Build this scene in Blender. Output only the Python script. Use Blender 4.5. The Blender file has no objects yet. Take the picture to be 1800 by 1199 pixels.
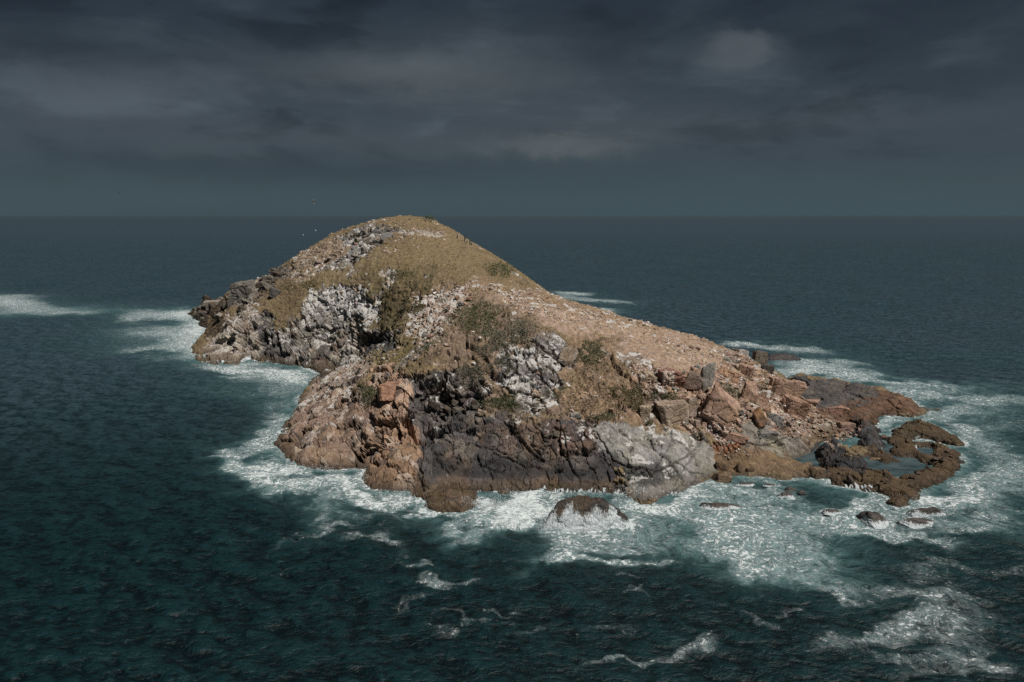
import bpy, math, random
import numpy as np
from mathutils import Vector, Matrix
C = bpy.context
SC = C.scene
COL = SC.collection

# ------------------------------------------------------------------ camera
F = 1300.0                      # focal length in pixels of the 1800 x 1199 photograph
W0, H0 = 1800.0, 1199.0
CAMZ = 50.0
PITCH = math.atan((H0 / 2 - 378.0) / F)
cam_d = bpy.data.cameras.new('camera')
cam = bpy.data.objects.new('camera', cam_d); COL.objects.link(cam)
cam.location = (0, 0, CAMZ)
cam.rotation_euler = (math.pi / 2 - PITCH, 0, 0)
cam_d.sensor_width = 36.0
cam_d.lens = 36.0 * F / W0
cam_d.clip_start = 0.5
cam_d.clip_end = 200000.0
SC.camera = cam

# ------------------------------------------------------------------ world and sun
SUN_DIR = Vector((0.46, -0.42, 0.92)).normalized()      # towards the sun
SUN_EL = math.asin(SUN_DIR.z)
SUN_AZ = math.atan2(SUN_DIR.x, SUN_DIR.y)
sun_d = bpy.data.lights.new('sun', 'SUN')
sun_d.energy = 4.5
sun_d.angle = math.radians(0.5)
sun_d.color = (1.0, 0.945, 0.87)
sun = bpy.data.objects.new('sun', sun_d); COL.objects.link(sun)
sun.rotation_euler = (-SUN_DIR).to_track_quat('-Z', 'Y').to_euler()
sun.location = (60, -60, 200)

SC.view_settings.view_transform = 'Standard'
SC.view_settings.look = 'None'
SC.view_settings.exposure = 0.0
SC.view_settings.gamma = 1.0
SC.view_settings.use_curve_mapping = False
SC.cycles.max_bounces = 3
SC.cycles.diffuse_bounces = 2
SC.cycles.glossy_bounces = 2
SC.cycles.use_denoising = False
SC.cycles.sample_clamp_indirect = 1.5
SC.cycles.sample_clamp_direct = 1.5


class NT:
    """tiny helper for node trees"""
    def __init__(self, tree):
        self.t = tree; self.n = tree.nodes; self.l = tree.links
    def new(self, kind, **kw):
        nd = self.n.new(kind)
        for k, v in kw.items():
            setattr(nd, k, v)
        return nd
    def put(self, sock, v):
        if hasattr(v, 'is_output') or isinstance(v, bpy.types.NodeSocket):
            self.l.new(v, sock)
        else:
            if isinstance(v, (tuple, list)) and len(v) == 3 and sock.type == 'RGBA':
                v = (v[0], v[1], v[2], 1.0)
            sock.default_value = v
    def math(self, op, a, b=0.0, c=None, clamp=False):
        nd = self.new('ShaderNodeMath', operation=op, use_clamp=clamp)
        self.put(nd.inputs[0], a); self.put(nd.inputs[1], b)
        if c is not None: self.put(nd.inputs[2], c)
        return nd.outputs[0]
    def vmath(self, op, a, b=(0, 0, 0)):
        nd = self.new('ShaderNodeVectorMath', operation=op)
        self.put(nd.inputs[0], a)
        if op == 'SCALE': self.put(nd.inputs[3], b)
        else: self.put(nd.inputs[1], b)
        return nd.outputs[1] if op in ('DOT_PRODUCT', 'LENGTH') else nd.outputs[0]
    def mix(self, f, a, b, mode='MIX'):
        nd = self.new('ShaderNodeMix', data_type='RGBA', blend_type=mode)
        nd.clamp_factor = True
        self.put(nd.inputs[0], f); self.put(nd.inputs[6], a); self.put(nd.inputs[7], b)
        return nd.outputs[2]
    def ramp(self, v, lo, hi, a=0.0, b=1.0, smooth=True):
        nd = self.new('ShaderNodeMapRange')
        nd.interpolation_type = 'SMOOTHSTEP' if smooth else 'LINEAR'
        self.put(nd.inputs[0], v); self.put(nd.inputs[1], lo); self.put(nd.inputs[2], hi)
        self.put(nd.inputs[3], a); self.put(nd.inputs[4], b)
        return nd.outputs[0]
    def noise(self, vec, scale, detail=4, rough=0.55, dist=0.0, color=False):
        nd = self.new('ShaderNodeTexNoise')
        self.put(nd.inputs['Vector'], vec); self.put(nd.inputs['Scale'], scale)
        self.put(nd.inputs['Detail'], detail); self.put(nd.inputs['Roughness'], rough)
        self.put(nd.inputs['Distortion'], dist)
        return nd.outputs['Color' if color else 'Fac']
    def attr(self, name, out='Fac'):
        return self.new('ShaderNodeAttribute', attribute_name=name).outputs[out]
    def comb(self, x, y, z):
        nd = self.new('ShaderNodeCombineXYZ')
        self.put(nd.inputs[0], x); self.put(nd.inputs[1], y); self.put(nd.inputs[2], z)
        return nd.outputs[0]
    def sep(self, v):
        nd = self.new('ShaderNodeSeparateXYZ'); self.put(nd.inputs[0], v)
        return nd.outputs


def pix_dir(px, py):
    r = (px - W0 / 2) / F; u = (H0 / 2 - py) / F
    d = np.array([r, math.cos(PITCH) + u * math.sin(PITCH), -math.sin(PITCH) + u * math.cos(PITCH)])
    return d


def build_world():
    w = bpy.data.worlds.new('World'); SC.world = w; w.use_nodes = True
    T = NT(w.node_tree)
    for nd in list(T.n): T.n.remove(nd)
    out = T.new('ShaderNodeOutputWorld')
    bg = T.new('ShaderNodeBackground')
    T.l.new(bg.outputs[0], out.inputs[0])
    sky = T.new('ShaderNodeTexSky'); sky.sky_type = 'NISHITA'; sky.sun_disc = False
    sky.sun_elevation = SUN_EL; sky.sun_rotation = SUN_AZ
    d = T.new('ShaderNodeTexCoord').outputs['Generated']
    x, y, z = T.sep(d)[0:3]
    zc = T.math('MAXIMUM', z, 0.0)
    # cloud deck seen in perspective: sample on a plane overhead
    den = T.math('ADD', zc, 0.16)
    px = T.math('DIVIDE', x, den); py = T.math('DIVIDE', y, den)
    v = T.comb(T.math('MULTIPLY', x, 1.25), T.math('MULTIPLY', y, 1.25), T.math('MULTIPLY', z, 4.2))
    n1 = T.noise(T.vmath('ADD', v, (2.3, 5.1, .4)), 2.6, 7, 0.52, 0.35)
    n2 = T.noise(T.vmath('ADD', v, (7.7, 1.9, 3.3)), 5.5, 8, 0.55, 0.5)
    n3 = T.noise(T.comb(T.math('MULTIPLY', px, 0.5), py, 21.0), 0.35, 2, 0.4)
    n = T.math('ADD', T.math('MULTIPLY', n1, 0.62), T.math('MULTIPLY', n2, 0.38))
    # base colour by height: teal haze at the horizon, dark slate cloud above
    c_h = (0.049, 0.080, 0.094); c_m = (0.044, 0.060, 0.077); c_t = (0.016, 0.025, 0.036); c_pur = (0.043, 0.056, 0.067)
    base = T.mix(T.ramp(zc, 0.0, 0.10), c_h, c_m)
    base = T.mix(T.ramp(zc, 0.10, 0.34), base, c_t)
    hue = T.ramp(n3, 0.45, 0.65)
    base = T.mix(T.math('MULTIPLY', hue, 0.45), base, c_pur)
    dark = T.mix(1.0, base, (0.55, 0.57, 0.60), 'MULTIPLY')
    lite = T.mix(1.0, base, (1.75, 1.66, 1.58), 'MULTIPLY')
    up = T.ramp(zc, 0.02, 0.13)
    c = T.mix(T.math('MULTIPLY', T.ramp(n, 0.49, 0.39), up), base, dark)
    c = T.mix(T.math('MULTIPLY', T.ramp(n, 0.50, 0.64), up), c, lite)
    # individual clouds at their own directions: px, py, radius x, radius y, amount
    wob = T.noise(T.vmath('MULTIPLY', d, (1.0, 1.0, 1.7)), 9.0, 8, 0.62, 0.4, True)
    dd = T.vmath('ADD', d, T.vmath('SCALE', T.vmath('SUBTRACT', wob, (0.5, 0.5, 0.5)), 0.07))
    def blob(cx, cy, rx, ry, crisp=False):
        c0 = pix_dir(cx, cy); c0 = c0 / np.linalg.norm(c0)
        rt = np.array([c0[1], -c0[0], 0.0]); rt /= np.linalg.norm(rt)
        upv = np.cross(rt, c0)
        a = T.math('DIVIDE', T.vmath('DOT_PRODUCT', dd, tuple(rt)), rx / F)
        b0 = T.math('SUBTRACT', T.vmath('DOT_PRODUCT', dd, tuple(upv)), 0.0)
        b = T.math('DIVIDE', b0, ry / F)
        r2 = T.math('ADD', T.math('MULTIPLY', a, a), T.math('MULTIPLY', b, b))
        front = T.math('GREATER_THAN', T.vmath('DOT_PRODUCT', d, tuple(c0)), 0.0)
        if crisp: r2 = T.math('MULTIPLY', r2, r2)
        g = T.math('POWER', 2.718, T.math('MULTIPLY', r2, -1.0))
        return T.math('MULTIPLY', g, front)
    lights = [(660, 128, 210, 34, .55), (180, 158, 150, 42, .22), (880, 130, 190, 60, .32), (1000, 253, 130, 14, .60),
              (330, 225, 330, 30, .10), (620, 250, 280, 18, .12), (1270, 215, 400, 26, .16)]
    for (cx, cy, rx, ry, am) in lights:
        c = T.mix(T.math('MULTIPLY', blob(cx, cy, rx, ry), am), c, (0.115, 0.131, 0.142))
    darks = [(60, 60, 260, 60, .55), (620, 165, 230, 20, .28), (250, 95, 300, 24, .25), (1500, 30, 460, 80, .62), (1120, 80, 160, 60, .18), (500, 300, 600, 26, .14), (1690, 130, 260, 34, .25)]
    for (cx, cy, rx, ry, am) in darks:
        c = T.mix(T.math('MULTIPLY', blob(cx, cy, rx, ry), am), c, (0.016, 0.024, 0.034))
    for (cx, cy, rx, ry, am) in [(1292, 96, 58, 30, .42), (1272, 74, 30, 22, .36), (1322, 82, 26, 22, .34), (1300, 112, 70, 14, .25)]:
        c = T.mix(T.math('MULTIPLY', blob(cx, cy, rx, ry, True), am), c, (0.098, 0.112, 0.126))
    # a little of the clear daylight sky filters through the cloud
    fin = T.new('ShaderNodeMix', data_type='RGBA'); fin.inputs[0].default_value = 0.0
    sk = T.mix(1.0, sky.outputs[0], (0.012, 0.012, 0.012), 'MULTIPLY')
    sc10 = T.mix(1.0, c, (10.0, 10.0, 10.0), 'MULTIPLY')
    add = T.new('ShaderNodeMix', data_type='RGBA', blend_type='ADD'); add.clamp_factor = False; add.clamp_result = False
    add.inputs[0].default_value = 1.0
    T.l.new(sc10, add.inputs[6]); T.l.new(sk, add.inputs[7])
    T.l.new(add.outputs[2], bg.inputs[0])
    bg.inputs[1].default_value = 0.10
build_world()

# ------------------------------------------------------------------ numpy noise
RNG = np.random.default_rng(7)
PERM = np.concatenate([RNG.permutation(256)] * 3).astype(np.int32)
VALS = RNG.random(256).astype(np.float32) * 2 - 1
VEC = (RNG.random((256, 4)).astype(np.float32) * 2 - 1)

def _hash(ix, iy, iz):
    return PERM[PERM[PERM[ix & 255] + (iy & 255)] + (iz & 255)]

def vnoise(x, y, z):
    fx = np.floor(x); fy = np.floor(y); fz = np.floor(z)
    ix = fx.astype(np.int32); iy = fy.astype(np.int32); iz = fz.astype(np.int32)
    u = (x - fx).astype(np.float32); v = (y - fy).astype(np.float32); w = (z - fz).astype(np.float32)
    u = u * u * (3 - 2 * u); v = v * v * (3 - 2 * v); w = w * w * (3 - 2 * w)
    def g(a, b, c): return VALS[_hash(ix + a, iy + b, iz + c)]
    a = g(0, 0, 0) * (1 - u) + g(1, 0, 0) * u
    b = g(0, 1, 0) * (1 - u) + g(1, 1, 0) * u
    c = g(0, 0, 1) * (1 - u) + g(1, 0, 1) * u
    d = g(0, 1, 1) * (1 - u) + g(1, 1, 1) * u
    return (a * (1 - v) + b * v) * (1 - w) + (c * (1 - v) + d * v) * w

def fbm(x, y, z, s, octv=4, rough=0.5, off=0.0):
    t = 0.0; a = 1.0; tot = 0.0
    for i in range(octv):
        k = (2.03 ** i) / s
        t = t + a * vnoise(x * k + off + 13.7 * i, y * k + off * 0.7 + 5.1 * i, z * k + off * 1.3)
        tot += a; a *= rough
    return t / tot

def worley(x, y, z, seed=0):
    """nearest-cell fracture field: id hash, F1, F2, offset vector from the cell centre"""
    bx = np.floor(x - 0.5).astype(np.int32); by = np.floor(y - 0.5).astype(np.int32); bz = np.floor(z - 0.5).astype(np.int32)
    n = x.shape
    f1 = np.full(n, 9.0, np.float32); f2 = np.full(n, 9.0, np.float32)
    idh = np.zeros(n, np.int32)
    ox = np.zeros(n, np.float32); oy = np.zeros(n, np.float32); oz = np.zeros(n, np.float32)
    for a in (0, 1):
        for b in (0, 1):
            for c in (0, 1):
                h = _hash(bx + a + seed, by + b, bz + c)
                V = VEC[h]
                dx = (x - (bx + a + 0.5 + 0.42 * V[:, 0])).astype(np.float32)
                dy = (y - (by + b + 0.5 + 0.42 * V[:, 1])).astype(np.float32)
                dz = (z - (bz + c + 0.5 + 0.42 * V[:, 2])).astype(np.float32)
                d = np.sqrt(dx * dx + dy * dy + dz * dz)
                m = d < f1
                f2 = np.where(m, f1, np.minimum(f2, d))
                f1 = np.where(m, d, f1)
                idh = np.where(m, h, idh)
                ox = np.where(m, dx, ox); oy = np.where(m, dy, oy); oz = np.where(m, dz, oz)
    return idh, f1, f2, ox, oy, oz

def smooth(a, b, x):
    t = np.clip((x - a) / (b - a), 0, 1)
    return t * t * (3 - 2 * t)

def poly_sdf(px, py, poly):
    """signed distance to a polygon, positive inside"""
    P = np.asarray(poly, np.float32)
    x0 = P[:, 0].min() ; x1 = P[:, 0].max(); y0 = P[:, 1].min(); y1 = P[:, 1].max()
    best = np.full(px.shape, 1e9, np.float32); ins = np.zeros(px.shape, bool)
    n = len(P)
    for i in range(n):
        ax, ay = P[i]; bx, by = P[(i + 1) % n]
        ex, ey = bx - ax, by - ay
        L = ex * ex + ey * ey + 1e-9
        t = np.clip(((px - ax) * ex + (py - ay) * ey) / L, 0, 1)
        dx = px - (ax + t * ex); dy = py - (ay + t * ey)
        best = np.minimum(best, dx * dx + dy * dy)
        if ay != by:
            c = ((ay > py) != (by > py)) & (px < (bx - ax) * (py - ay) / (by - ay) + ax)
            ins ^= c
    d = np.sqrt(best)
    return np.where(ins, d, -d)

def sdf_local(px, py, poly, pad):
    """poly_sdf evaluated only near the polygon"""
    P = np.asarray(poly, np.float32)
    m = (px > P[:, 0].min() - pad) & (px < P[:, 0].max() + pad) & (py > P[:, 1].min() - pad) & (py < P[:, 1].max() + pad)
    out = np.full(px.shape, -pad, np.float32)
    if m.any():
        out[m] = poly_sdf(px[m], py[m], poly)
    return out

def to_world(px, py, z=None, Y=None):
    d = pix_dir(px, py)
    t = (z - CAMZ) / d[2] if Y is None else Y / d[1]
    return (d[0] * t, d[1] * t, CAMZ + d[2] * t)

def to_pix(X, Y, Z):
    cp, sp = math.cos(PITCH), math.sin(PITCH)
    zz = Z - CAMZ
    f = np.maximum(Y * cp - zz * sp, 1e-3)
    u = Y * sp + zz * cp
    return W0 / 2 + F * X / f, H0 / 2 - F * u / f

#==TERRAIN==
# ------------------------------------------------------------------ island height field
# points read off the photograph: (px, py, height in m) or (px, py, -distance in m)
SEA = 0.0
coast_px = [(562, 657), (545, 672), (532, 695), (520, 720), (503, 748), (488, 768), (485, 785), (495, 800), (515, 812), (545, 820),
    (580, 824), (615, 822), (643, 824), (640, 830), (634, 843), (650, 858), (668, 864), (700, 866), (735, 864), (775, 866), (832, 868), (860, 866),
    (900, 868), (950, 866), (1000, 866), (1050, 866), (1100, 872), (1135, 886), (1150, 884), (1180, 874), (1220, 856), (1255, 836),
    (1262, 829), (1310, 830), (1360, 829), (1395, 818), (1425, 795), (1445, 780), (1480, 772), (1520, 768), (1532, 756), (1505, 742),
    (1490, 726), (1460, 714), (1440, 704), (1418, 692), (1402, 676), (1380, 662)]
back_w = [(82, 252), (68, 272), (48, 300), (30, 335), (15, 372), (-12, 400), (-50, 425), (-100, 428), (-140, 422), (-160, 412)]
coast_px2 = [(330, 545), (329, 550), (340, 560), (352, 573), (362, 579), (373, 583), (360, 590), (347, 600), (338, 611), (334, 620),
    (345, 631), (365, 638), (385, 642), (415, 642), (437, 634), (460, 636), (500, 641), (525, 645), (545, 652)]
coast = [to_world(a, b, 0.0)[:2] for a, b in coast_px] + back_w + [to_world(a, b, 0.0)[:2] for a, b in coast_px2]

pts = [
 # near mass, left flank crest against the cove
 (565,655,.5),(600,642,3),(640,628,6.5),(690,608,12.5),(712,598,15),(730,587,17.5),(717,560,22),(715,545,24.5),(735,525,26.5),(770,508,28.5),(800,499,30.5),(830,495,31.5),
 (560,690,5),(540,740,4),(600,740,7),(600,780,4.2),(600,700,9.5),(600,670,10),(600,655,7.5),(520,760,3),(540,790,3),(505,785,1.6),(530,715,3),(560,665,2.5),(570,720,6.5),(570,800,3),(620,805,2.6),
 (640,700,11.5),(640,670,13.5),(660,650,14.5),(690,640,16.5),(700,625,18),(700,660,16.3),(700,700,13.2),(700,740,9.4),(700,762,6.9),(645,740,8.0),(650,780,4.4),
 (665,620,14),(735,610,19.5),
 # orange lobe, dark slab, grey dome
 (640,800,3.6),(670,788,5),(700,778,6),(740,762,7.6),(770,750,8.6),(800,742,9.6),(850,730,11),(890,731,11),(905,743,10),(950,748,9.6),(1000,744,10),(1040,742,10),(1080,742,9.5),(1130,754,8.5),(1180,757,7.6),(1225,770,6.2),(1250,785,4.6),(1260,803,2.6),
 (680,820,3.2),(640,830,1.2),(720,810,4.6),(680,845,1.4),(850,800,5),(850,840,2),(950,800,4.6),(950,840,1.8),(1050,800,5),(1050,840,1.9),(1130,820,4),(1130,790,6.2),(1130,855,1.8),(1200,800,5.2),(1200,838,2.2),(1240,815,2.8),(780,800,4.6),(780,840,1.8),(760,775,6.4),(900,770,7.6),(1000,770,7.6),(1080,770,8),
 # bench behind the slab
 (730,760,7.2),(760,745,8.2),(800,733,9.4),(840,724,11),(880,722,11.6),(920,730,11),(1000,730,11),(1050,728,11.1),(1100,735,10.4),(1150,745,9.1),(1200,752,8.3),(1250,762,7.1),
 (920,715,12),(1000,712,12.2),(1050,705,12.7),(1100,705,12.8),
 # dark recess cliff
 (725,668,16.5),(760,655,18),(800,648,19),(840,655,18.5),(850,690,14.6),(740,710,11.8),(780,700,12.6),(820,700,12.8),
 (760,620,21),(800,600,23),(720,620,19),(760,590,23),(800,560,26),(760,560,24.5),(750,540,26),(800,530,28.5),
 (920,690,14.5),(930,650,18.5),(940,610,22.5),(940,590,24.7),(940,575,25.7),(930,540,28),(930,520,29.2),
 (870,690,14.5),(870,650,18.5),(870,610,22.3),(870,580,24.5),(870,540,28),(870,510,30.5),(870,495,31.5),
 (1000,700,13),(1000,660,17),(1000,620,21),(1000,600,22.5),(1000,570,25),(1000,545,26.5),(1000,533,26.8),
 (1060,700,13),(1060,660,16.5),(1060,620,20),(1060,590,21.8),(1060,565,23.3),(1060,548,24),
 (1130,720,11.5),(1130,680,15),(1130,650,17.5),(1130,620,19),(1130,595,20),(1130,578,20.8),(1130,568,21),
 (1200,740,9.5),(1200,700,13),(1200,665,15.5),(1200,640,17),(1200,615,17.7),(1200,595,17.7),(1200,586,17.5),
 (1260,770,6.5),(1260,740,9),(1260,700,12.5),(1260,665,14),(1260,640,14.5),(1260,620,14.5),(1260,607,14.3),
 (1320,790,4),(1320,760,6.5),(1320,720,10),(1320,690,11),(1320,660,11.5),(1320,642,11.5),(1320,634,11),
 (1380,790,2.6),(1380,765,4.6),(1380,740,6),(1380,710,7),(1380,690,7.5),(1380,675,6.8),
 (1420,765,2.6),(1420,740,3.5),(1420,715,4.5),(1412,700,4),(1450,755,2),(1480,750,1.3),(1460,735,2),(1500,757,.8),
 # hill silhouette, given by distance
 (400,512,-335),(450,492,-338),(480,481,-338),(500,470,-336),(517,457,-334),(537,442,-333),(557,430,-332),(580,415,-331),(595,407,-330),(630,396,-328),(670,386,-326),(702,381.5,-325),(740,383,-325),(760,388,-322),(780,397,-312),(805,416,-300),(830,431,-288),(855,450,-268),(877,466,-255),(905,480,-243),(927,497,-228),(952,516,-215),(990,530,-208),(1040,542,-205),
 (700,400,-298),(620,410,-307),(650,430,-290),(700,430,-280),(760,430,-275),(800,450,-258),(750,460,-250),(700,460,-252),(820,480,-225),(760,490,-222),(800,490,-217),(700,490,-238),(720,520,-222),(650,470,-258),(650,500,-246),(600,460,-275),(600,490,-262),(560,450,-292),(560,480,-277),(500,490,-300),(540,505,-267),(450,520,-290),(480,540,-272),(430,550,-272),(400,530,-300),
 (540,510,-264),(580,505,-262),(620,510,-255),(655,515,-245),(540,545,-257),(580,550,-254),(620,560,-245),(650,550,-240),
 (500,560,-258),(540,570,-254),(580,580,-249),(620,585,-243),(660,590,-236),(700,575,-222),(690,550,-232),
 (470,565,-262),(440,560,-266),(420,570,-263),(400,560,-285),(390,590,-276),(380,610,-265),(410,600,-262),(420,620,-252),(440,600,-256),(480,600,-253),(520,600,-250),(560,610,-244),(600,615,-239),(560,635,-237),(640,606,-235),(480,620,-249),(520,625,-245),
 (360,533,-365),(345,545,-378),(370,550,-340),(375,570,-316),(400,540,-312),(352,562,-350),
]
PX = []
for a, b, c in pts:
    PX.append(to_world(a, b, c) if c > 0 else to_world(a, b, None, -c))
# hidden gully behind the flank crest, and the slopes behind the ridges
for a, b, z, dy, zz in [(570,654,.5,9,-1),(600,642,3,9,-.5),(640,628,6.5,9,2.5),(690,608,12.5,10,9.5),(730,587,17.5,12,16),(716,550,23.5,12,23)]:
    w = to_world(a, b, z); PX.append((w[0] * (1 + dy / w[1]), w[1] + dy, zz))
for a, b, z, dy, zz in [(1000,533,26.8,22,17),(1060,548,24,20,14),(1130,568,21,18,12),(1200,586,17.5,16,10),(1260,607,14.3,14,8),(1320,634,11,12,6),(945,511,28,24,18)]:
    w = to_world(a, b, z); PX.append((w[0] * (1 + dy / w[1]) + 6, w[1] + dy, zz))
for (x, y, z) in [(-100,380,22),(-70,380,30),(-40,370,34),(-20,350,30),(5,320,22),(20,280,16),(-130,395,10),(-60,405,14),(-48,342,46)]:
    PX.append((x, y, z))
for (x, y) in coast: PX.append((x, y, 0.0))
PX = np.array(PX, np.float64)

GX0, GX1, GY0, GY1, GS = -205.0, 150.0, 95.0, 450.0, 0.5
gx = np.arange(GX0, GX1, GS); gy = np.arange(GY0, GY1, GS)
GXX, GYY = np.meshgrid(gx, gy)
GXX = GXX.astype(np.float32); GYY = GYY.astype(np.float32)
def rbf(P, X, Y):
    xy = P[:, :2]
    D = np.hypot(xy[:, None, 0] - xy[None, :, 0], xy[:, None, 1] - xy[None, :, 1])
    n = len(P)
    A = np.zeros((n + 1, n + 1)); A[:n, :n] = D - np.eye(n) * 0.25; A[:n, n] = 1; A[n, :n] = 1
    w = np.linalg.solve(A, np.append(P[:, 2], 0.0)).astype(np.float32)
    out = np.full(X.shape, w[n], np.float32)
    for i in range(n):
        out += w[i] * np.hypot(X - np.float32(xy[i, 0]), Y - np.float32(xy[i, 1]))
    return out
# evaluated on a half-density grid, then bilinear
def grid_sample(G, X, Y, x0=GX0, y0=GY0, s=GS):
    fx = np.clip((X - x0) / s, 0, G.shape[1] - 1.001); fy = np.clip((Y - y0) / s, 0, G.shape[0] - 1.001)
    ix = fx.astype(np.int32); iy = fy.astype(np.int32)
    u = (fx - ix).astype(np.float32); v = (fy - iy).astype(np.float32)
    return (G[iy, ix] * (1 - u) + G[iy, ix + 1] * u) * (1 - v) + (G[iy + 1, ix] * (1 - u) + G[iy + 1, ix + 1] * u) * v
def blur(G, sig):
    r = int(sig * 3) + 1
    k = np.exp(-0.5 * (np.arange(-r, r + 1) / sig) ** 2); k /= k.sum()
    P = np.pad(G, r, mode='edge'); o = 0
    for i, a in enumerate(k): o = o + a * P[:, i:i + G.shape[1]]
    o2 = 0
    for i, a in enumerate(k): o2 = o2 + a * o[i:i + G.shape[0], :]
    return o2.astype(np.float32)
HB = rbf(PX, GXX[::2, ::2], GYY[::2, ::2])
HB = grid_sample(HB, GXX, GYY, GX0, GY0, GS * 2)
wob1 = fbm(GXX, GYY, GXX * 0, 9.0, 4, 0.55); wob2 = fbm(GXX, GYY, GXX * 0 + 7, 9.0, 4, 0.55)
wob3 = fbm(GXX, GYY, GXX * 0 + 3, 2.6, 3, 0.6); wob4 = fbm(GXX, GYY, GXX * 0 + 17, 2.6, 3, 0.6)
CS = poly_sdf(GXX + wob1 * 1.2, GYY + wob2 * 1.6, coast)
HL = np.where(CS > 0, np.maximum(HB, 0.15), 0)
HG = np.where(CS > 0, np.minimum(HL, CS * 2.4 + 0.0), CS * 0.7)

def pxpoly(lst, z=0.0):
    return [to_world(a, b, z)[:2] for a, b in lst]
# low tidal ledges: polygon in the photo at height ~z, top height, edge width, zone
LEDGES = [
 # brown algae lobe under the orange rock
 ([(728,862),(745,856),(770,858),(800,862),(830,866),(838,874),(826,888),(806,896),(772,896),(748,884)], 1.3, 2.0, 'algae'),
 # dark ledge running out to the right
 ([(1378,664),(1398,661),(1420,664),(1450,668),(1478,668),(1500,676),(1530,683),(1560,688),(1590,697),(1612,712),(1622,720),(1600,724),(1560,723),(1542,724),(1530,730),(1538,742),(1544,752),(1520,752),(1490,745),(1440,720),(1400,700)], 2.3, 5.0, 'ledge_dark'),
 # rock beyond the pools
 ([(1562,770),(1585,758),(1582,748),(1600,741),(1632,741),(1652,750),(1672,764),(1694,776),(1680,778),(1655,772),(1640,766),(1618,766),(1598,774),(1612,780),(1585,782),(1565,776)], 1.6, 3.4, 'algae'),
 # ring of the main pool, right side
 ([(1570,790),(1590,782),(1612,782),(1640,778),(1665,785),(1686,800),(1684,815),(1672,832),(1650,842),(1625,852),(1600,866),(1588,872),(1592,884),(1575,889),(1560,882),(1566,872),(1548,864),(1510,856),(1480,852),(1462,848),(1455,835),(1440,834),(1400,834),(1350,830),(1290,830),(1262,828),(1262,806),(1300,800),(1340,805),(1390,818),(1440,826),(1480,822),(1510,826),(1545,838),(1580,842),(1600,838),(1618,826),(1640,818),(1634,812),(1608,800),(1580,798)], 1.3, 2.2, 'algae'),
 # black block and rust rock between the pools
 ([(1434,790),(1450,782),(1480,790),(1505,802),(1520,818),(1500,828),(1470,828),(1445,818),(1432,800)], 2.4, 3.0, 'black'),
 ([(1498,745),(1525,745),(1548,752),(1545,765),(1550,785),(1530,786),(1515,770),(1500,756)], 1.9, 2.4, 'black'),
 ([(1500,783),(1520,788),(1520,800),(1505,800),(1490,790)], 1.2, 1.6, 'black'),
 ([(1528,790),(1545,794),(1560,802),(1572,808),(1560,811),(1538,802)], .7, 1.0, 'algae'),
 # whale-back rock sloping down from the grey slabs
 ([(1262,796),(1300,786),(1340,788),(1380,798),(1410,812),(1440,828),(1400,832),(1340,831),(1262,828)], 2.1, 4.0, 'whale'),
]
LEDGE_MASK = {}
for poly, top, wd, nm in LEDGES:
    pw = pxpoly(poly, top * 0.4)
    P = np.array(pw); m = (GXX > P[:, 0].min() - 12) & (GXX < P[:, 0].max() + 12) & (GYY > P[:, 1].min() - 12) & (GYY < P[:, 1].max() + 12)
    s = poly_sdf(GXX[m] + wob1[m] * 1.8 + wob3[m] * .8, GYY[m] + wob2[m] * 2.2 + wob4[m] * 1.0, pw) + .7
    nz = fbm(GXX[m], GYY[m], 0 * GXX[m], 3.4, 5, 0.6, 3.3) * 1.05
    h = np.where(s > 0, top * (0.35 + 0.65 * smooth(0, wd, s)) * (1 + 0.5 * nz), s * 0.9)
    HG[m] = np.maximum(HG[m], h)
# tide pools hold a little water (px outline); the ground is pushed down inside
POOLS = [[(1412,800),(1430,792),(1436,806),(1446,822),(1440,826),(1410,816),(1385,806)],
         [(1616,786),(1636,784),(1642,794),(1630,802),(1614,798)]]
for pl in POOLS:
    pw = pxpoly(pl, 0.3)
    s = sdf_local(GXX, GYY, pw, 6.0)
    HG = np.where(s > -0.6, np.minimum(HG, -smooth(-0.6, 1.0, s) * 1.2 + 0.3), HG)
HG = blur(HG, 0.65)
#==MESH==
# ------------------------------------------------------------------ sampling the height field evenly over its own surface
NC, NR = 1220, 600
az0, az1 = (300 - 900) / 1290.0, (1730 - 900) / 1290.0
az = np.linspace(az0, az1, NC).astype(np.float32)
ys = np.linspace(112.0, 432.0, 1280).astype(np.float32)
AZ, YS = np.meshgrid(az, ys, indexing='ij')
Hc = grid_sample(HG, AZ * YS, YS)
dY = ys[1] - ys[0]
dz = np.diff(Hc, axis=1)
facing = dz * (YS[:, 1:] / CAMZ) + dY * (1 - Hc[:, 1:] / CAMZ)       # > 0 turned towards the viewer
arc = np.sqrt(dz ** 2 + dY ** 2 * 0.35)
wgt = arc / YS[:, 1:] * np.where(facing > -0.1, 1.0, 0.22) * np.where(Hc[:, 1:] > -0.8, 1.0, 0.06) + 1e-5
wgt = wgt + 0.0002
k = np.exp(-0.5 * (np.arange(-8, 9) / 4.0) ** 2); k /= k.sum()
Wp = np.pad(wgt, ((8, 8), (0, 0)), mode='edge'); wgt = sum(k[i] * Wp[i:i + NC] for i in range(17))
cum = np.concatenate([np.zeros((NC, 1)), np.cumsum(wgt, axis=1)], axis=1)
YY = np.empty((NC, NR), np.float32)
for i in range(NC):
    YY[i] = np.interp(np.linspace(0, cum[i, -1], NR), cum[i], ys)
XX = (az[:, None] * YY)
ZZ = grid_sample(HG, XX, YY)
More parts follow.
